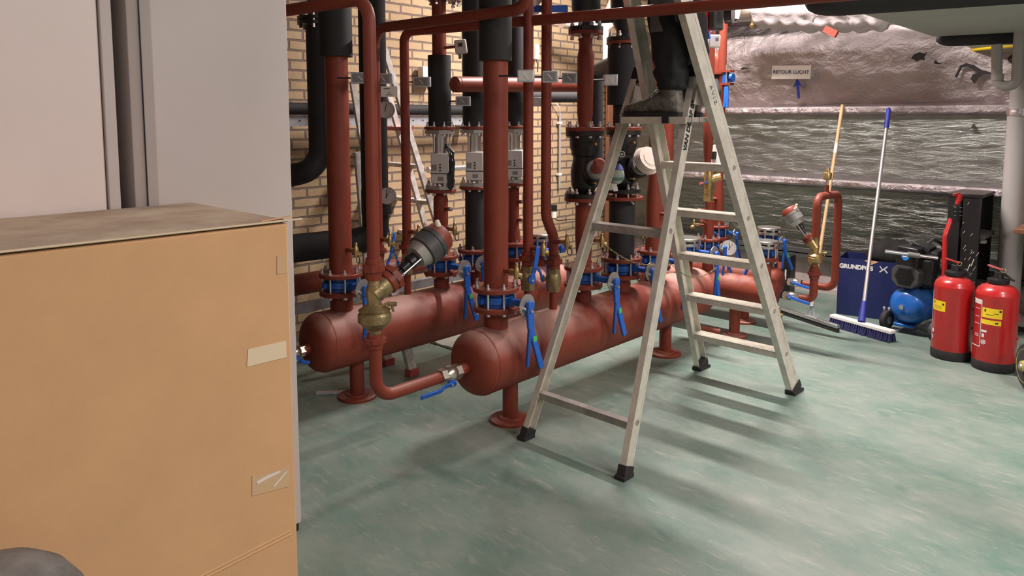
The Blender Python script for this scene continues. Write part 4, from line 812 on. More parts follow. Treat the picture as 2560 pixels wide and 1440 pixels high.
# ================================================================= OLD LADDER BEHIND
ol = thing('old_ladder', 'paint splashed aluminium ladder behind the pipes with one red step', 'ladder', (-3.3, 2.6, 0))
OALU = mat('splashed_aluminium', (.80, .76, .72), .45, .15, col2=(.45, .40, .37), vscale=22, var=.2); OPINK = mat('pink_step_paint', (.62, .12, .12), .5, var=.3)
fr = (onz(1035, 930), onz(965, 905)); 
A0 = Vector((-3.12, 2.52, 0)); A1 = Vector((-3.36, 2.44, 0))
def rs(px, py, x): q = onx(px, py, x); return q
R0 = (rs(960, 120, -3.38), rs(1100, 590, -3.22)); L0 = (rs(878, 195, -3.72), rs(905, 640, -3.62))
# climbing frame: right and left rails running from top-left to bottom-right
rt = (rs(962, 128, -3.66), rs(1092, 560, -3.66)); rt2 = (rs(905, 150, -3.75), rs(985, 640, -3.75))
def ext(p, q, z): d = q-p; return p+d*((z-p.z)/d.z)
for (p, q, nm) in ((rt[0], rt[1], 'side_rail'), (rs(965, 215, -3.80), rs(1062, 560, -3.80), 'side_rail')):
    a = ext(p, q, .03); b_ = ext(p, q, min(1.95, p.z+.02)); part(nm, MB().bar(a, b_, .022, .036, (0, 1, .4)), OALU, ol, W=True)
    part('rubber_foot', MB().bar(ext(p, q, .0), ext(p, q, .05), .03, .045, (0, 1, .4)), RUB, ol, W=True)
for k, (py, mm) in enumerate(((322, OPINK), (418, OALU), (512, OALU), (606, OALU), (700, OALU))):
    f = lambda p, q: p.lerp(q, (py-128)/(560-128)) ; zz = onx(1010, py, -3.7).z
    a = ext(*rt, zz); b_ = ext(rs(965, 215, -3.80), rs(1062, 560, -3.80), zz); part('tread', MB().bar(a, b_+(b_-a).normalized()*.32, .07, .024, (0, 0, 1)), mm, ol, W=True, label='red painted step' if mm is OPINK else None)
for (p, q) in ((rs(885, 200, -3.60), rs(905, 660, -3.50)),):
    pass
for (x, px0, py0, px1, py1) in ((-3.75, 882, 205, 925, 470), (-3.55, 893, 380, 912, 600)):
    p = rs(px0, py0, x); q = rs(px1, py1, x); part('support_leg', MB().bar(ext(p, q, .02), p, .02, .04, (0, 1, .4)), OALU, ol, W=True)
    part('rubber_foot', MB().bar(ext(p, q, .0), ext(p, q, .04), .03, .05, (0, 1, .4)), RUB, ol, W=True)
for (a, b_) in (((985, 878), (970, 912)), ((1003, 878), (1030, 938))):
    p = onz(*b_); part('lower_leg', MB().bar((p.x, p.y, .02), (p.x-.03, p.y-.10, .5), .03, .05, (0, 1, 0)), OALU, ol, W=True); part('rubber_foot', MB().box((p.x, p.y, .02), (.05, .06, .04)), PINKR, ol, W=True)
# ================================================================= PERSON ON THE LADDER
PX, PY = -1.745, 2.85
pr = thing('person', 'person in black work trousers and worn boots standing on the ladder platform', 'person', (PX, PY+.07, 1.407))
def body():
    J = {}; V = []; Ed = []; Rr = []
    def v(n, p, r): J[n] = len(V); V.append(Vector(p)); Rr.append(r); return J[n]
    def e(a, b): Ed.append((J[a], J[b]))
    v('pelvis', (.02, 0, .90), .13); v('belly', (.02, 0, 1.05), .13); v('chest', (-.02, 0, 1.25), .15); v('neck', (-.05, 0, 1.44), .055); v('jaw', (-.075, 0, 1.53), .075); v('skull', (-.07, 0, 1.62), .095); v('crown', (-.06, 0, 1.70), .06); v('nose', (-.165, 0, 1.575), .012)
    e('pelvis', 'belly'); e('belly', 'chest'); e('chest', 'neck'); e('neck', 'jaw'); e('jaw', 'skull'); e('skull', 'crown'); e('jaw', 'nose')
    for s, t in ((-1, 'r'), (1, 'l')):
        v('hip'+t, (.01, s*.08, .84), .088); v('knee'+t, (-.02, s*.075, .47), .060); v('ankle'+t, (.02, s*.075, .09), .042); v('toe'+t, (-.13, s*.075, .04), .03)
        e('pelvis', 'hip'+t); e('hip'+t, 'knee'+t); e('knee'+t, 'ankle'+t); e('ankle'+t, 'toe'+t)
        v('sh'+t, (-.03, s*.18, 1.38), .06); v('el'+t, (-.20, s*.24, 1.20), .042); v('wr'+t, (-.40, s*.17, 1.33), .028); v('palm'+t, (-.46, s*.15, 1.36), .032)
        e('chest', 'sh'+t); e('sh'+t, 'el'+t); e('el'+t, 'wr'+t); e('wr'+t, 'palm'+t)
        for k in range(4):
            q = (k-1.5)*.021; l = (.030, .036, .034, .026)[k]
            v('f%d' % k+t, (-.50, s*.15+q, 1.37), .0095); v('g%d' % k+t, (-.50-l, s*.15+q, 1.36), .0085); v('h%d' % k+t, (-.51-l, s*.15+q, 1.33), .0075); e('palm'+t, 'f%d' % k+t); e('f%d' % k+t, 'g%d' % k+t); e('g%d' % k+t, 'h%d' % k+t)
        v('th'+t, (-.45, s*.11, 1.34), .0105); v('ti'+t, (-.48, s*.09, 1.33), .009); e('palm'+t, 'th'+t); e('th'+t, 'ti'+t)
    me = bpy.data.meshes.new('body'); me.from_pydata([tuple(p) for p in V], Ed, []); o = bpy.data.objects.new('body', me); C.objects.link(o); o.parent = pr
    m = o.modifiers.new('skin', 'SKIN'); m.use_smooth_shade = True
    bpy.context.view_layer.update()
    if not me.skin_vertices: me.attributes
    for i, r in enumerate(Rr): me.skin_vertices[0].data[i].radius = (r, r)
    me.skin_vertices[0].data[0].use_root = True
    s = o.modifiers.new('sub', 'SUBSURF'); s.levels = 1; s.render_levels = 2; me.materials.append(SKIN)
try: body()
except Exception as ex: print('body', ex)
def ring(c, rx, ry, n=28, amp=0.0, ph=0.0, sq=1.0, tilt=0.0):
    out = []
    for k in range(n):
        q = 2*PI*k/n; cx, sy = math.cos(q), math.sin(q); w = 1+amp*noise.noise(Vector((cx*1.7, sy*1.7, c[2]*14+ph)))
        out.append(Vector((c[0]+rx*w*math.copysign(abs(cx)**sq, cx), c[1]+ry*w*math.copysign(abs(sy)**sq, sy), c[2]+tilt*cx)))
    return out
tr = MB()
for s in (-1, 1):
    yl = s*.078; R_ = []
    for (z, x, rx, ry) in ((.115, .02, .058, .052), (.135, .022, .070, .062), (.15, .02, .066, .060), (.175, .018, .078, .070), (.195, .014, .083, .072), (.215, .016, .072, .066), (.25, .012, .080, .070), (.29, .008, .085, .074), (.34, .0, .088, .076), (.38, -.004, .086, .076), (.42, -.012, .090, .078), (.46, -.018, .090, .078), (.50, -.016, .092, .078), (.60, 0, .100, .084), (.72, .012, .108, .090), (.84, .02, .115, .090), (.92, .022, .118, .09)):
        R_.append(ring((x, yl, z), rx, ry, amp=.16, ph=s*3))
    tr.loft(R_)
tr.loft([ring((.02, 0, z), rx, ry, amp=.06) for z, rx, ry in ((.80, .10, .12), (.88, .125, .175), (.96, .125, .175), (1.02, .12, .17))])
tro = part('trousers', tr, FABRIC, pr, sharp=180)
part('knee_patch', MB().loft([[Vector((-.02+.096*math.cos(q)*1.02, -.078-.084*math.sin(q), z)) for q in [2*PI*k/40 for k in range(3, 13)]] + [Vector((-.02+.088*math.cos(q), -.078-.076*math.sin(q), z)) for q in [2*PI*k/40 for k in range(12, 2, -1)]] for z in (.36, .40, .44, .48, .52)]), PADM, tro, label='dark grey reflective patch')
part('jacket', MB().loft([ring((x, 0, z), rx, ry, amp=.05) for z, x, rx, ry in ((.93, .02, .14, .19), (1.0, .02, .14, .18), (1.15, 0, .145, .185), (1.3, -.02, .15, .20), (1.40, -.035, .11, .17), (1.45, -.05, .065, .075))])
     .tube([(-.03, -.17, 1.38), (-.12, -.215, 1.29), (-.20, -.24, 1.20), (-.30, -.205, 1.265), (-.39, -.172, 1.325)], [.072, .062, .055, .048, .040], 16).tube([(-.03, .17, 1.38), (-.12, .215, 1.29), (-.20, .24, 1.20), (-.30, .205, 1.265), (-.39, .172, 1.325)], [.072, .062, .055, .048, .040], 16), FABRIC, pr, sharp=180)
part('hair', MB().ball((-.045, 0, 1.655), .103, 18, (1, .93, .98)), HAIRM, pr)
def boot(s):
    y = s*.078; mb = MB(); R_ = []
    for (x, w, z0, z1) in ((.065, .018, .012, .07), (.058, .034, .010, .115), (.035, .042, .010, .14), (.0, .043, .010, .145), (-.035, .043, .012, .125), (-.07, .046, .012, .095), (-.11, .050, .012, .078), (-.15, .051, .012, .068), (-.185, .046, .012, .062), (-.212, .034, .014, .052), (-.226, .016, .016, .038)):
        zc = (z0+z1)/2; hz = (z1-z0)/2
        R_.append([Vector((x, y+w*math.copysign(abs(math.cos(q))**.75, math.cos(q))*(1-.35*max(0, math.sin(q))*(1 if x > -.05 else .4)), zc+hz*math.copysign(abs(math.sin(q))**.8, math.sin(q)))) for q in [2*PI*k/24 for k in range(24)]])
    mb.loft(R_); b = part('boot', mb, LEATH, pr, sharp=180)
    part('shaft', MB().loft([ring((.012, y, z), rx, .045, amp=.05) for z, rx in ((.08, .050), (.12, .052), (.16, .050), (.18, .046))]), LEATH, b, sharp=180)
    sl = [(.070, .0), (.065, .03), (.03, .046), (-.03, .044), (-.08, .048), (-.15, .056), (-.20, .048), (-.232, .02), (-.235, 0)]
    out = [(x, y+w) for x, w in sl] + [(x, y-w) for x, w in reversed(sl[1:-1])]
    part('sole', MB().prism(out, (0, 0, -.002), (1, 0, 0), (0, 1, 0), (0, 0, .020)), BLK, b)
    for k in range(4): x = -.035-.022*k; part('lace', MB().tube([(x, y-.03, .128-.017*k-.008), (x-.004, y, .134-.017*k), (x, y+.03, .128-.017*k-.008)], .003, 6), BLK, b)
boot(-1); boot(1)

# ================================================================= RIGHT-HAND OBJECTS
def extinguisher(x, y, r, h, rot, label, n2):
    t = thing('fire_extinguisher', label, 'fire extinguisher', (x, y, 0), 'two red fire extinguishers', rot)
    part('base_ring', MB().lathe([(0, r*.985), (.006, r*1.01), (.045, r*1.01), (.055, r*.99)], n=48), RUB, t)
    part('cylinder', MB().lathe([(.05, r*.98), (.058, r), (h-.075, r), (h-.070, r*1.008), (h-.060, r*1.008), (h-.056, r*.995), (h-.035, r*.93), (h-.015, r*.74), (h, r*.40), (h+.004, r*.30)], n=56), EXR, t)
    hd = part('valve_collar', MB().lathe([(h-.003, r*.40), (h+.003, r*.52), (h+.022, r*.53), (h+.026, r*.46), (h+.030, r*.24), (h+.055, r*.20)], n=24), BLK, t)
    part('carry_handle', MB().bar((-.02, 0, h+.055), (.035, 0, h+.05), .022, .018).bar((.03, 0, h+.05), (.075, 0, h+.02), .02, .010), BLK, hd, bevel=.003)
    part('squeeze_lever', MB().bar((.02, 0, h+.075), (-.055, 0, h+.095), .020, .008), PINKR if n2 else EXR, hd, bevel=.002)
    part('pull_ring', MB().tube([(.022+.012*math.cos(k*.7), -.014, h+.075+.012*math.sin(k*.7)) for k in range(10)], .0018, 6), BRASS, hd)
    def patch(name, a0, a1, z0, z1, m, rr=1.004, par=t, lab=None):
        k = 10; mb = MB(); A = [Vector((r*rr*math.cos(a0+(a1-a0)*i/k), r*rr*math.sin(a0+(a1-a0)*i/k), z0)) for i in range(k+1)]; B = [Vector((v.x, v.y, z1)) for v in A]; A2 = [v*.997 for v in A]; B2 = [Vector((v.x*.997, v.y*.997, z1)) for v in B]
        mb.quadstrip(A, B); return part(name, mb, m, par, label=lab)
    return t, patch, h
CAMD = lambda x, y: math.atan2(-y, -x)
for (x, y, r, h, lb, n2) in ((-1.04, 4.86, .1035, .487, 'left one of two red fire extinguishers, single yellow label', False), (-.815, 4.80, .1045, .487, 'right one of two red fire extinguishers, two yellow labels', True)):
    t, patch, h = extinguisher(x, y, r, h, 0, lb, n2); a = CAMD(x, y)
    if not n2:
        patch('yellow_label', a-1.28, a-.38, .285, .345, YEL); 
        for zz, aa in ((.33, -1.15), (.325, -.55)): patch('label_print', a+aa, a+aa+.10, zz-.004, zz+.008, BINK, 1.006)
        for zz in (.30, .31): patch('label_print', a-1.1, a-.6, zz, zz+.003, mat('brown_print', (.35, .22, .02), .5), 1.006)
        patch('frame_print', a-1.36, a-1.31, .12, .40, WINK); patch('icon_print', a-1.22, a-1.05, .150, .172, WINK); patch('icon_print', a-1.18, a-1.08, .112, .135, WINK)
    else:
        patch('yellow_label', a-.66, a+.28, .305, .36, YEL); patch('yellow_label', a-.68, a+.25, .268, .294, YEL)
        for (a0, a1, z0, z1) in ((-.55, -.47, .338, .352), (.14, .24, .343, .354), (-.45, -.1, .322, .325), (-.1, .12, .331, .334), (-.02, .12, .277, .284)): patch('label_print', a+a0, a+a1, z0, z1, BINK, 1.006)
        for (a0, a1, z0, z1) in ((-.72, -.69, .135, .395), (-1.35, -.70, .392, .398), (-1.35, -.70, .132, .137), (-1.15, -.8, .345, .348), (-1.15, -.85, .30, .303), (-1.15, -.8, .26, .263), (-1.1, -.8, .20, .203), (-1.1, -.8, .19, .193), (-.66, -.38, .222, .233)): patch('white_print', a+a0, a+a1, z0, z1, WINK)
        patch('white_print', a-1.3, a-.73, .372, .392, PAPER)
        patch('icon_print', a-.62, a-.50, .192, .212, WINK)
        mb = MB(); c = Vector((-math.cos(0)*0, 0, 0)); aa = a-.52; n = Vector((math.cos(aa), math.sin(aa), 0)); mb.lathe([(0, .013), (.0006, .013), (.0006, .009), (0, .009)], n*(r*1.001)+Vector((0, 0, .165)), n, 20, caps=False); mb.lathe([(0, .005), (.0008, .005)], n*(r*1.001)+Vector((0, 0, .165)), n, 12); part('icon_print', mb, WINK, t)
    for zz in (.19, .30): part('hose_clip', MB().box((r*1.0*math.cos(a+1.4), r*1.0*math.sin(a+1.4), zz), (.016, .016, .012)), EXR, t)
# red hose with nozzle
c = ond(2365, 640, 4.75); t = thing('hose_lance', 'red extinguisher hose standing up with black grip and red nozzle', 'hose', (c.x, c.y, .02))
P = [ond(2362, 780, 4.58), ond(2361, 660, 4.58), ond(2363, 590, 4.60), ond(2378, 548, 4.62)]; P[0].z = .02
part('hose', MB().tube(fillet(P, .06), .0155, 16), EXR, t, W=True)
g0 = ond(2391, 552, 4.60); g1 = ond(2392, 512, 4.58); part('grip', MB().bar(g0, g1, .050, .035, (1, 0, 0)), BLK, t, W=True, bevel=.004)
for k in range(3): q = g0.lerp(g1, .35+.25*k); part('grip_line', MB().bar(q-R*.024+Vector((0, 0, 0)), q+R*.024, .002, .0015, (0, 0, 1)), WINK, t, W=True).location = Vector((.012, -.016, 0))
part('nozzle', MB().tube([g1, ond(2398, 498, 4.58), ond(2400, 486, 4.58)], [.012, .017, .017], 14).bar(ond(2383, 488, 4.58), ond(2400, 484, 4.58), .012, .014), EXR, t, W=True)
# compressor
cx_, cy_ = -1.385, 5.16; t = thing('air_compressor', 'portable air compressor with blue tank and silver handle bar', 'compressor', (cx_, cy_, 0), rotz=0)
ax = Vector((.25, 1, 0)).normalized(); sd = Vector((ax.y, -ax.x, 0))
part('tank', MB().lathe([(-.02, .01), (-.018, .045), (-.006, .08), (.015, .103), (.045, .117), (.08, .120), (.36, .120), (.40, .10), (.43, .05), (.435, .01)], (0, 0, .185), ax, 40), CBLUE, t, label='blue rounded air tank')
part('tank_plug', MB().lathe([(0, .016), (.012, .016), (.013, .010)], Vector((0, 0, .185))-ax*.02+Vector((-.0, 0, .0)), -ax, 12).lathe([(.013, .008), (.02, .007)], Vector((0, 0, .185))-ax*.02, -ax, 8), STEEL, t)
part('belly_frame', MB().box(Vector((0, .16, .055)), (.12, .30, .02)), CBLUE, t, bevel=.004)
for s in (-.9, 1.55): 
    w = part('wheel', MB().lathe([(-.018, .058), (-.014, .064), (.014, .064), (.018, .058)], Vector((0, .03, .064))+sd*s*.13, sd, 28), TYRE, t); part('hub', MB().lathe([(-.02, .025), (.02, .025)], Vector((0, .03, .064))+sd*s*.13, sd, 16), MGREY, w)
mh = MB(); fr_ = Vector((-.0, -.015, 0))
def hexprism(mb, c, w, h, d): mb.prism([(-w, -h*.5), (-w*.55, -h), (w*.55, -h), (w, -h*.5), (w, h*.5), (w*.55, h), (-w*.55, h), (-w, h*.5)], c, sd, (0, 0, 1), ax*d)
hexprism(mh, fr_+Vector((0, 0, .385)), .088, .075, .10); part('fan_guard', mh, DGREY, t, bevel=.006)
for k in range(9): part('guard_slot', MB().box((0, 0, 0), (.13-.05*abs(k-4)/4, .004, .006), Matrix.Rotation(math.atan2(sd.y, sd.x), 4, 'Z').to_3x3()), BLK, t).location = fr_+Vector((0, 0, .335+k*.0125))-ax*.002
mh = MB(); mh.prism([(-.070, -.06), (.080, -.06), (.075, .07), (-.062, .075)], fr_+Vector((0, 0, .505)), sd, (0, 0, 1), ax*.16); part('pump_cover', mh, BLK, t, bevel=.010)
part('motor', MB().box(Vector((.09, .10, .42)), (.13, .16, .16)).box(Vector((.10, .14, .53)), (.14, .18, .05)).cyl((.05, .12, .36), (.17, .20, .36), .07), IRON, t, bevel=.01)
part('badge', MB().lathe([(0, .026), (.003, .025)], fr_+Vector((0, 0, .515))-ax*.001+sd*.0, -ax, 28), mat('badge_blue', (.02, .22, .60), .4), t, label='round blue badge')
part('badge_print', MB().box((0, 0, 0), (.034, .001, .007), Matrix.Rotation(math.atan2(sd.y, sd.x), 3, 'Z')), WINK, t).location = fr_+Vector((0, 0, .515))-ax*.005
h0 = ond(2213, 628, 4.68); h1 = ond(2344, 646, 4.60); part('handle_bar', MB().tube([h0, h1], .0115, 16), STEEL, t, W=True, label='silver handle bar'); part('handle_clamp', MB().tube([h0.lerp(h1, .43), h0.lerp(h1, .66)], .0165, 16), MGREY, t, W=True)
part('intake_hose', MB().tube(fillet([ond(2290, 634, 4.68), ond(2335, 597, 4.85), ond(2358, 612, 4.9), ond(2360, 650, 4.9)], .04), .011, 12), DGREY, t, W=True)
part('cooling_fins', MB().box((.07, .12, .575), (.11, .16, .03), Matrix.Rotation(.35, 3, 'Y')), IRON, t, bevel=.006)
# navy carton
t = thing('carton', 'navy blue pump carton standing open beside the red loop pipe', 'carton', (-1.72, 5.57, 0), rotz=math.atan2(.06, .374))
part('box_body', MB().box((0, -.148, .205), (.385, .004, .41)).box((0, .148, .205), (.385, .004, .41)).box((-.1905, 0, .205), (.004, .30, .41)).box((.1905, 0, .205), (.004, .30, .41)).box((0, 0, .004), (.38, .296, .008)), NAVY, t)
part('torn_edge', MB().prism([(-.045, 0), (-.02, -.012), (-.005, -.032), (.012, -.018), (.045, -.004), (.03, .004), (-.03, .006)], (.02, -.151, .405), (1, 0, 0), (0, 0, 1), (0, -.0012, 0)), CARD, t)
text(t, 'GRUNDFOS', .041, WINK, (-.186, -.1512, .352), (1, 0, 0), (0, 0, 1), 'printed_name', bold=.0022)
part('printed_mark', MB().bar((.075, -.151, .335), (.122, -.151, .378), .0015, .009, (1, 0, -1)).bar((.075, -.151, .378), (.090, -.151, .355), .0015, .007, (1, 0, 1)).bar((.104, -.151, .357), (.124, -.151, .333), .0015, .009, (1, 0, 1)), WINK, t)
up = MB()
for x in (.115, .145): up.box((x, -.151, .067), (.006, .0015, .045)).prism([(-.011, 0), (.011, 0), (0, .016)], (x, -.1502, .086), (1, 0, 0), (0, 0, 1), (0, -.0015, 0))
up.box((.130, -.151, .040), (.05, .0015, .005)); part('printed_arrows', up, WINK, t)
bg = MB(); rings = []
for i in range(9):
    ph = PI*(i+.4)/9.2; rings.append([Vector((-1.58+.19*math.sin(ph)*math.cos(q)*(1+.35*noise.noise(Vector((math.cos(q)*2, math.sin(q)*2, i*.7)))), 5.60+.13*math.sin(ph)*math.sin(q), .44-.10*math.cos(ph)*(1+.5*noise.noise(Vector((q*2, i*.8, 3)))))) for q in [2*PI*k/30 for k in range(30)]])
bg.loft(rings); single('crumpled_bag', bg, mat('black_bag', (.010, .009, .009), .9, bump=.6, bscale=18), 'crumpled black plastic bag bulging above the navy carton', 'bag', sharp=180)
# broom
b0 = Vector((-1.80, 5.07, 0)); b1 = Vector((-1.375, 4.93, 0)); bd = (b1-b0).normalized(); bm_ = (b0+b1)/2
t = thing('push_broom', 'blue bristled push broom leaning on the foil duct', 'broom', bm_)
part('head_block', MB().bar(b0+Vector((0, .0, .065)), b1+Vector((0, 0, .065)), .055, .022), WHT, t, W=True, bevel=.004, label='white broom head')
bn = bd.cross(Vector((0, 0, 1)))
br_ = MB()
for k in range(27):
    for j in range(4):
        p = b0.lerp(b1, (k+.5)/27)+bn*(j-1.5)*.014; q = p+Vector((random.uniform(-.004, .004), random.uniform(-.004, .004), 0))+bn*(j-1.5)*.009-Vector((0, 0, 0)); br_.cyl(p+Vector((0, 0, .058)), q+Vector((0, 0, .002)), .0045, 6, .0085)
part('bristles', br_, BRIS, t, W=True)
tp = ony(2222, 270, 5.82); lo = bm_+Vector((0, 0, .078)); d_ = (tp-lo)
part('socket', MB().tube([lo, lo+d_*.085], [.024, .016], 16), BBLUE, t, W=True, label='blue socket'); part('pole', MB().tube([lo+d_*.07, lo+d_*.90], .0125, 14), POLE, t, W=True); part('grip', MB().tube([lo+d_*.895, lo+d_*.99, lo+d_], [.0165, .0165, .010], 14), BBLUE, t, W=True, label='blue grip')
# squeegee
s0 = Vector((-2.18, 5.12, 0)); s1 = Vector((-1.70, 4.91, 0)); sm = ond(2018, 768, 4.95); sm = (s0*.45+s1*.55)
t = thing('floor_squeegee', 'wide floor squeegee with wooden stick leaning behind the loop pipe', 'squeegee', sm)
part('blade_holder', MB().bar(s0+Vector((0, 0, .040)), s1+Vector((0, 0, .040)), .030, .022), STEEL, t, W=True, bevel=.003); part('rubber_blade', MB().bar(s0+Vector((0, 0, .015)), s1+Vector((0, 0, .015)), .022, .030), RUB, t, W=True)
tp = ony(2106, 263, 5.83); sk = MB(); q = sm+Vector((0, 0, .13)); sd2 = (s1-s0).normalized()
for k in (-1, 0, 1): sk.bar(sm+sd2*.045*k+Vector((0, 0, .05)), q+Vector((0, 0, 0)), .006, .010, (0, 1, 0))
sk.bar(sm+sd2*-.045+Vector((0, 0, .052)), sm+sd2*.045+Vector((0, 0, .052)), .012, .006).tube([q-Vector((0, 0, .01)), q+(tp-q)*.05], .016, 12); part('bracket', sk, GALV, t, W=True); part('stick', MB().tube([q, tp], .0125, 14), WOOD, t, W=True, label='wooden stick')
part('paper_label', MB().tube([q.lerp(tp, .74), q.lerp(tp, .79)], .0131, 14), PAPER, t, W=True)
# black shelf unit
t = thing('shelf_unit', 'scuffed black upright shelf unit behind the fire extinguishers', 'shelf', (-1.135, 5.62, 0))
part('front_panel', MB().box((-.058, -.165, .45), (.072, .03, .89)), SPK, t, bevel=.003); part('front_panel', MB().box((.042, -.165, .45), (.10, .03, .89)), SPK, t, bevel=.003)
part('back_panel', MB().box((0, .165, .45), (.19, .02, .89)), SPK, t); part('side_panel', MB().box((-.09, 0, .45), (.012, .32, .89)), SPK, t); part('top_panel', MB().box((0, 0, .905), (.20, .37, .022)), SPK, t, bevel=.002)
for z in (.64, .30): part('shelf', MB().box((.02, 0, z), (.19, .30, .03)), mat('dusty_shelf', (.17, .15, .14), .7), t)
rr = random.Random(3)
for k in range(18):
    x = rr.uniform(-.005, .088); z = rr.uniform(.05, .85) if k < 9 else rr.uniform(.32, .55); l = rr.uniform(.006, .03); part('paint_scuff', MB().prism([(-.0012, 0), (.0015, .002), (.004+l*.4, l), (.001+l*.4, l)], (x, -.1812, z), (1, 0, 0), (0, 0, 1), (0, -.0006, 0)), PAPER, t)
for k in range(3): part('paint_scuff', MB().prism([(-.003, 0), (.003, .004), (.016, .05), (.012, .052)], (.018+k*.02, -.1812, .38+k*.035), (1, 0, 0), (0, 0, 1), (0, -.0006, 0)), PAPER, t)
part('label', MB().box((.075, .05, .585), (.03, .04, .02)), WHT, t)
# column, trap pipe
t = thing('vertical_duct', 'thick grey round vertical pipe at the right edge', 'pipe', (-.905, 5.66, 0))
part('lower_tube', MB().cyl((0, 0, 0), (0, 0, 1.42), .068, 40), GPVC, t); part('clamp_band', MB().lathe([(1.415, .072), (1.44, .074), (1.445, .072), (1.46, .072)], n=40), STEEL, t); part('upper_tube', MB().cyl((0, 0, 1.455), (0, 0, 1.585), .062, 40).cyl((0, 0, 1.58), (0, 0, ZC), .045, 32), GPVC, t)
T0 = [ony(2492, 120, 5.4), ony(2492, 215, 5.4), ony(2541, 216, 5.4), ony(2545, 130, 5.4)]; T0[0].z = 1.85; T0[3].z = 2.0
single('trap_pipe', MB().tube(fillet([T0[0], T0[1], T0[2], T0[3]], .055), .030, 20).tube([T0[1]+Vector((0, 0, .035)), T0[1]+Vector((0, 0, .075))], .034, 20), GPVC, 'grey U-shaped plastic trap pipe near the top right corner', 'pipe')
# table corner, hand truck
tc = onz(2533, 584, .72); t = thing('wooden_table', 'brown wooden table top corner at the right edge', 'table', (tc.x+.45, tc.y+.30, 0))
part('tabletop', MB().box((0, 0, .735), (.90, .60, .028)), BWOOD, t, bevel=.003)
for sx in (-1, 1):
    for sy in (-1, 1): part('leg', MB().box((sx*.38, sy*.24, .36), (.05, .05, .72)), BWOOD, t) if not (sx == -1 and sy == -1) else part('leg', MB().box((-.30, -.24, .36), (.05, .05, .72)), BWOOD, t)
w0 = onz(2558, 972); t = thing('hand_truck', 'hand truck with yellow rimmed wheel at the right edge', 'hand truck', (w0.x, w0.y, 0)); wa = Vector((.85, .53, 0)).normalized()
wh = part('wheel', MB().lathe([(-.035, .085), (-.03, .112), (-.015, .125), (.015, .125), (.03, .112), (.035, .085)], (.03, 0, .125), wa, 40), TYRE, t); part('rim', MB().lathe([(-.030, .092), (-.036, .088), (-.020, .055), (-.034, .030), (-.05, .026), (-.05, .01)], (.03, 0, .125), wa, 32, caps=False), YRIM, wh, label='yellow wheel rim'); part('axle_cap', MB().lathe([(-.06, .013), (-.03, .016)], (.03, 0, .125), wa, 16), STEEL, wh)
part('wheel', MB().lathe([(-.035, .085), (-.03, .112), (-.015, .125), (.015, .125), (.03, .112), (.035, .085)], Vector((.03, 0, .125))+wa*.42, wa, 40), TYRE, t); part('axle', MB().cyl((.03, 0, .125), Vector((.03, 0, .125))+wa*.42, .012), STEEL, t)
part('frame', MB().tube([(.02, .09, .10), (.07, .16, .30), (.16, .32, 1.1)], .016, 12).tube([Vector((.02, .09, .10))+wa*.34, Vector((.07, .16, .30))+wa*.34, Vector((.16, .32, 1.1))+wa*.34], .016, 12).bar(Vector((.07, .16, .30)), Vector((.07, .16, .30))+wa*.34, .02, .03), PINKR, t, label='red frame tube')
sb = ond(2527, 800, 4.7); single('grey_slab', MB().box((sb.x+.12, sb.y+.2, .10), (.36, .30, .03), Matrix.Rotation(.25, 3, 'X')).box((sb.x+.12, sb.y+.25, .05), (.3, .2, .10)), PLINTH, 'pale slab lying behind the right fire extinguisher', 'slab')

# ================================================================= OVERHEAD EQUIPMENT
t = thing('overhead_casing', 'grey flat overhead casing with black rounded edges, top right', 'casing', (-.6, 4.5, 1.93)); zc = 1.92
e = Vector((math.cos(.20), math.sin(.20), 0)); P1 = Vector((-1.40, 3.86, zc)); P2 = ony(2330, 92, 5.36); f1 = P2+Vector((.03, .06, -.012))
pts = [P1, P1+e*2.2, P2+e*2.2, P2]; pts[0].z = pts[1].z = zc+.03; part('bottom_panel', MB().loft([pts, [Vector((p.x, p.y, 2.4)) for p in pts]]), TANKG, t, W=True, bevel=.01)
n1 = Vector((-1.47, 3.74, zc+.045)); part('edge_roll', MB().tube([n1-e*.05, n1-e*.035, n1, n1+e*.05, n1+e*.12, n1+e*2.2], [.012, .035, .055, .066, .070, .072], 24), FOAM, t, W=True)
part('edge_roll', MB().tube([f1-e*.02, f1, f1+e*.03, f1+e*.07, f1+e*2.0], [.014, .032, .044, .050, .052], 20), FOAM, t, W=True)
t = thing('yellow_striped_tank', 'grey belly shaped tank with yellow stripe under the casing, top right', 'tank', ond(2600, 132, 5.1))
part('belly', MB().ball((0, 0, .07), .48, 36, (1, .9, .2)), TANKG, t, sharp=180); part('yellow_stripe', MB().tube([(.435*math.cos(k*.2), .39*math.sin(k*.2), .025) for k in range(33)], .012, 10), YEL, t)
single('foam_roll', MB().ball(ond(2575, 148, 5.0), .14, 24, (1, 1, .45)), FOAM, 'dark rounded foam end below the yellow striped tank', 'foam', sharp=180)
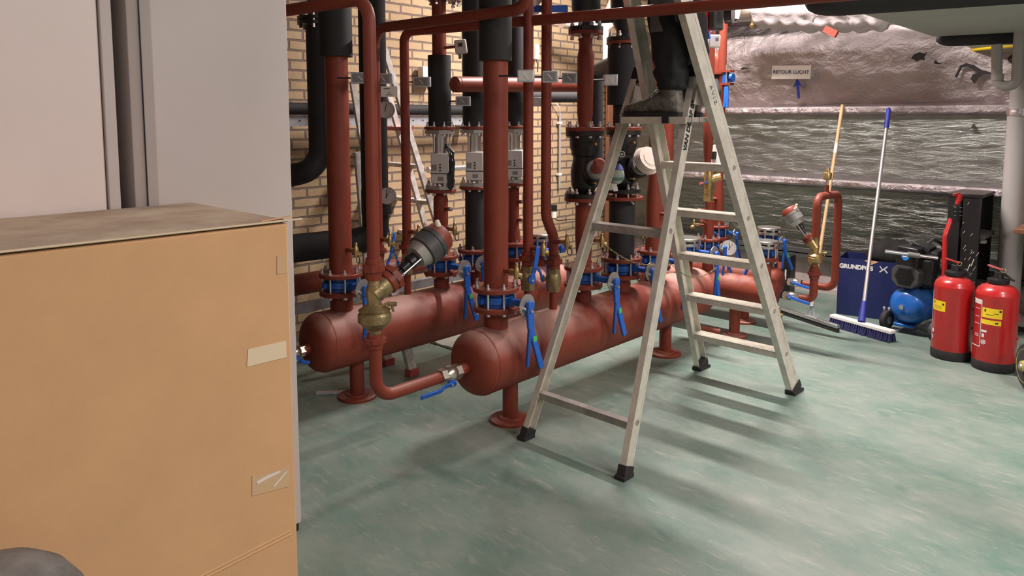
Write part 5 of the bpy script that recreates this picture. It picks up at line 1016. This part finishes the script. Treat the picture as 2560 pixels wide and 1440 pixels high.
# quilted jacket, cream pipe, flanges near the top
j0 = ony(1888, 14, 5.35); j1 = ony(2230, 14, 5.35); t = thing('quilted_jacket', 'white quilted insulation jacket around the overhead pipe', 'insulation', (j0+j1)/2)
rg = []
for i in range(60):
    f = i/59; c = j0.lerp(j1, f); c.z -= .02*math.sin(f*PI)-.02; sc_ = min(1, (f*9)**.5+.35)*min(1, ((1-f)*9)**.5+.3)
    rg.append([c+Vector((0, math.cos(q), math.sin(q)))*(.172*sc_*(1+.13*abs(math.sin(q*5))*abs(math.sin(f*PI*8))+.05*noise.noise(Vector((f*14, q*2, 0))))) for q in [2*PI*k/48 for k in range(48)]])
part('jacket', MB().loft(rg), QUILT, t, W=True, sharp=180)
c = j0.lerp(j1, .62); part('steel_ring', MB().tube([c+Vector((.03+.12*math.cos(q), -.165+.04*math.sin(q), -.045*0-.12-.05*math.sin(q))) for q in [PI+PI*k/16 for k in range(17)]], .006, 8), STEEL, t, W=True)
q0 = ony(2062, 72, 5.15); q1 = ony(2092, 86, 5.15); part('red_tab', MB().bar(q0, q1, .03, .045, (0, 0, 1)), BRONZ, t, W=True)
k0 = ony(1800, 28, 5.35); t = thing('cream_pipe', 'cream pipe with orange flanges leading into the quilted jacket', 'pipe', k0); part('pipe', MB().tube([k0, j0+Vector((.05, 0, 0))], .075, 28), CREAM, t, W=True)
for dx, rr_ in ((.0, .12), (.045, .12), (.10, .085)): part('flange', MB().cyl(k0+Vector((dx, 0, 0)), k0+Vector((dx+.018, 0, 0)), rr_, 28), RED, t, W=True)
c = k0+Vector((.2, -.13, -.02)); part('label_plate', MB().box(c, (.075, .004, .13), Matrix.Rotation(.2, 3, 'Y')), WHT, t, W=True); part('drain_tap', MB().cyl(k0+Vector((.27, 0, -.07)), k0+Vector((.27, 0, -.15)), .014, 10).ball(k0+Vector((.27, 0, -.13)), .024, 12), BRASS, t, W=True)
c = ond(1768, 40, 4.2); t = thing('circulation_pump', 'dark red and black pump at the top behind the ladder', 'pump', c); part('motor', MB().box((-.01, 0, 0), (.06, .12, .16)), EXR, t, bevel=.01); part('control_box', MB().box((.045, .02, .02), (.045, .10, .20)), DGREY, t, bevel=.012); part('neck', MB().cyl((.10, .02, 0), (.14, .03, 0), .05), IRON, t)
single('blue_handle', MB().bar(ond(1765, 68, 4.3), ond(1769, 98, 4.3), .02, .035, (1, 0, 0)), BLUEL, 'blue handle below the dark red pump', 'handle', bevel=.004)

# ================================================================= FOREGROUND LEFT
t = thing('steel_locker', 'light grey steel locker standing between cardboard box and pipes', 'locker', (-2.42, 1.02, 0), 'grey steel lockers')
part('cabinet', MB().prism([(-2.17, .832), (-2.17, 1.25), (-2.66, 1.25), (-2.66, .78), (-2.205, .78)], (0, 0, .03), (1, 0, 0), (0, 1, 0), (0, 0, 2.1)), LOCK, t, W=True, bevel=.002)
part('door_gap', MB().box((-2.1845, .8065, 1.1), (.003, .003, 2.05), Matrix.Rotation(-.6, 3, 'Z')), BLK, t, W=True)
for y in (1.235, .80):
    for x in (-2.19, -2.62): part('foot', MB().cyl((x, y, 0), (x, y, .035), .014, 12), BLK, t, W=True)
t = thing('steel_locker', 'large pale steel locker door behind the cardboard box, far left', 'locker', (-2.42, .3, 0), 'grey steel lockers')
part('cabinet', MB().box((-2.44, .33, 1.08), (.49, .81, 2.10)), LOCK, t, W=True, bevel=.003); part('door', MB().box((-2.192, .305, 1.08), (.018, .79, 2.06)), LOCK1, t, W=True, bevel=.004)
part('door_edge', MB().box((-2.186, .7175, 1.08), (.024, .030, 2.10)), LOCK, t, W=True, bevel=.003)
part('foot', MB().box((-2.42, .33, .015), (.3, .6, .03)), BLK, t, W=True)
t = thing('cardboard_box', 'big brown cardboard box in the left foreground', 'box', (-1.895, .35, 0)); BH = 1.152; y0, y1, x0, x1 = -.35, .925, -2.165, -1.627
part('box_body', MB().box(((x0+x1)/2, (y0+y1)/2, BH/2-.003), (x1-x0, y1-y0, BH-.006)), CARD, t, W=True, bevel=.006)
part('lid_flap', MB().box(((x0+x1)/2+.001, (y0+y1)/2+.002, BH-.001), (x1-x0+.003, y1-y0-.004, .004)), CARDT, t, W=True)
part('flap_edge', MB().box((x1+.004, (y0+y1)/2+.02, BH+.001), (.010, y1-y0+.03, .003)), TAPE, t, W=True)
part('corner_tab', MB().prism([(0, 0), (.10, -.004), (.10, .003), (0, .004)], (x1-.005, y1-.07, BH+.003), (-.25, .97, 0), (.97, .25, 0), (0, 0, .003)), CARD, t, W=True)
part('corner_hole', MB().box((x1-.028, y1-.010, BH+.002), (.024, .012, .002)), BLK, t, W=True)
def facepatch(name, pts, m, th=.0012):
    P = [onx(px, py, x1+.0005) for px, py in pts]; part(name, MB().prism([(p.y, p.z) for p in P], (x1+.0005, 0, 0), (0, 1, 0), (0, 0, 1), (th, 0, 0)), m, t, W=True)
facepatch('beige_tape', [(620, 873), (715, 851), (716, 893), (617, 917)], TAPE)
facepatch('clear_tape', [(692, 640), (712, 636), (714, 683), (692, 686)], CTAPE)
for gl in ([(640, 1204), (668, 1188), (700, 1176), (700, 1180), (668, 1196), (644, 1210)], [(682, 1215), (716, 1176), (717, 1179), (686, 1216)]): facepatch('tape_wrinkle', gl, PAPER, .0022)
facepatch('clear_tape', [(630, 1190), (722, 1168), (724, 1215), (630, 1240)], CTAPE)
for d in (0, 9): 
    a = onx(480, 1452+d, x1); b_ = onx(728, 1326+d, x1); part('crease', MB().tube([Vector((x1-.001, -.34, a.z+(a.z-b_.z)/(a.y-b_.y)*(-.34-a.y))), Vector((x1-.001, b_.y, b_.z))], .0035, 8), CARD, t, W=True)
t = thing('dusty_bin', 'dusty dark grey rounded bin lid in the bottom left corner', 'bin', (-1.435, .25, 0))
part('bin_body', MB().lathe([(0, .115), (.03, .125), (.50, .132), (.52, .138)], n=40), DUSTY, t); part('domed_lid', MB().lathe([(.515, .142), (.545, .143), (.58, .135), (.615, .112), (.640, .080), (.652, .04), (.655, .004)], n=40), DUSTY, t)
# scraps on the floor behind the locker
c = onz(790, 985); single('metal_strip', MB().bar((c.x, c.y, .006), (c.x+.14, c.y+.16, .006), .03, .008), GALV, 'short loose metal strip on the floor beside the locker', 'strip')
c = onz(1110, 850); tb = MB(); rr = random.Random(5); G = [[Vector((c.x-.2+.5*i/9, c.y-.1+.45*j/9, .012+.035*abs(noise.noise(Vector((i*.6, j*.6, 1)))))) for i in range(10)] for j in range(10)]
tb.v = [v for r_ in G for v in r_]; tb.f = [(j*10+i, j*10+i+1, (j+1)*10+i+1, (j+1)*10+i) for j in range(9) for i in range(9)]
tb.loft([[Vector((v.x, v.y, .002)) for v in (G[0][0], G[0][9], G[9][9], G[9][0])], [Vector((v.x, v.y, .012)) for v in (G[0][0], G[0][9], G[9][9], G[9][0])]])
single('plastic_sheet', tb, mat('pale_sheet', (.45, .46, .42), .3), 'crumpled pale plastic sheet on the floor under the rear vessel', 'sheet', sharp=180)
# short red pipe end low behind the ladder
pipe('drain_pipe', 'short red elbow pipe under the near vessel far end', [(XA, 4.05, .20), (XA, 4.05, .10), (XA+.16, 4.12, .085)], .022)
# beam between drums (grey channel)
single('floor_channel', MB().box((-3.45, 2.9, .40), (.04, 2.2, .05)), GALV, 'long grey steel channel behind the rear vessel', 'channel')

# ================================================================= LAMPS
def tube_lamp(loc, L, rot, power, label, w=.25, col=(1.0, .90, .86), rx=0.0):
    t = thing('ceiling_luminaire', label, 'lamp', loc, 'ceiling luminaires', rot)
    part('housing', MB().box((0, 0, .04), (L, w, .06)), WHT, t)
    l = bpy.data.lights.new('lamp_tube', 'AREA'); l.shape = 'RECTANGLE'; l.size = L; l.size_y = w*.8; l.energy = power; l.color = col
    o = bpy.data.objects.new('lamp_tube', l); C.objects.link(o); o.parent = t
LP = []
tube_lamp((-2.45, 4.2, 3.0), 1.2, 0.0, 185, 'ceiling luminaire above the ladder far side', w=.12)
tube_lamp((.9, 3.4, 3.1), 1.4, PI/2, 125, 'ceiling luminaire above the right hand floor')
tube_lamp((2.1, 1.5, 3.0), 1.4, PI/2, 85, 'ceiling luminaire on the viewer\'s right', w=.4)
tube_lamp((.2, -1.1, 3.0), 1.4, .6, 28, 'ceiling luminaire behind the viewer', w=.6)
tube_lamp((-2.3, 5.5, 2.75), 1.6, 0.0, 9, 'ceiling luminaire close to the foil duct', w=.4)
w = bpy.data.worlds.new('world'); bpy.context.scene.world = w; w.use_nodes = True
w.node_tree.nodes['Background'].inputs['Color'].default_value = (.75, .68, .66, 1); w.node_tree.nodes['Background'].inputs['Strength'].default_value = .05

# ================================================================= CAMERA
cam = bpy.data.cameras.new('camera'); co = bpy.data.objects.new('camera', cam); C.objects.link(co)
co.location = (0, 0, H); co.rotation_euler = (PI/2-TILT, 0, YAW)
cam.sensor_fit = 'HORIZONTAL'; cam.sensor_width = 36; cam.lens = 36*F/2560; cam.shift_x = 0.0; cam.shift_y = -(720-CY)/2560; cam.clip_start = .02
sc = bpy.context.scene; sc.camera = co
sc.view_settings.view_transform = 'Standard'; sc.view_settings.look = 'None'; sc.view_settings.gamma = 1.0; sc.view_settings.exposure = 0.0
try: sc.view_settings.use_curve_mapping = False
except Exception: pass
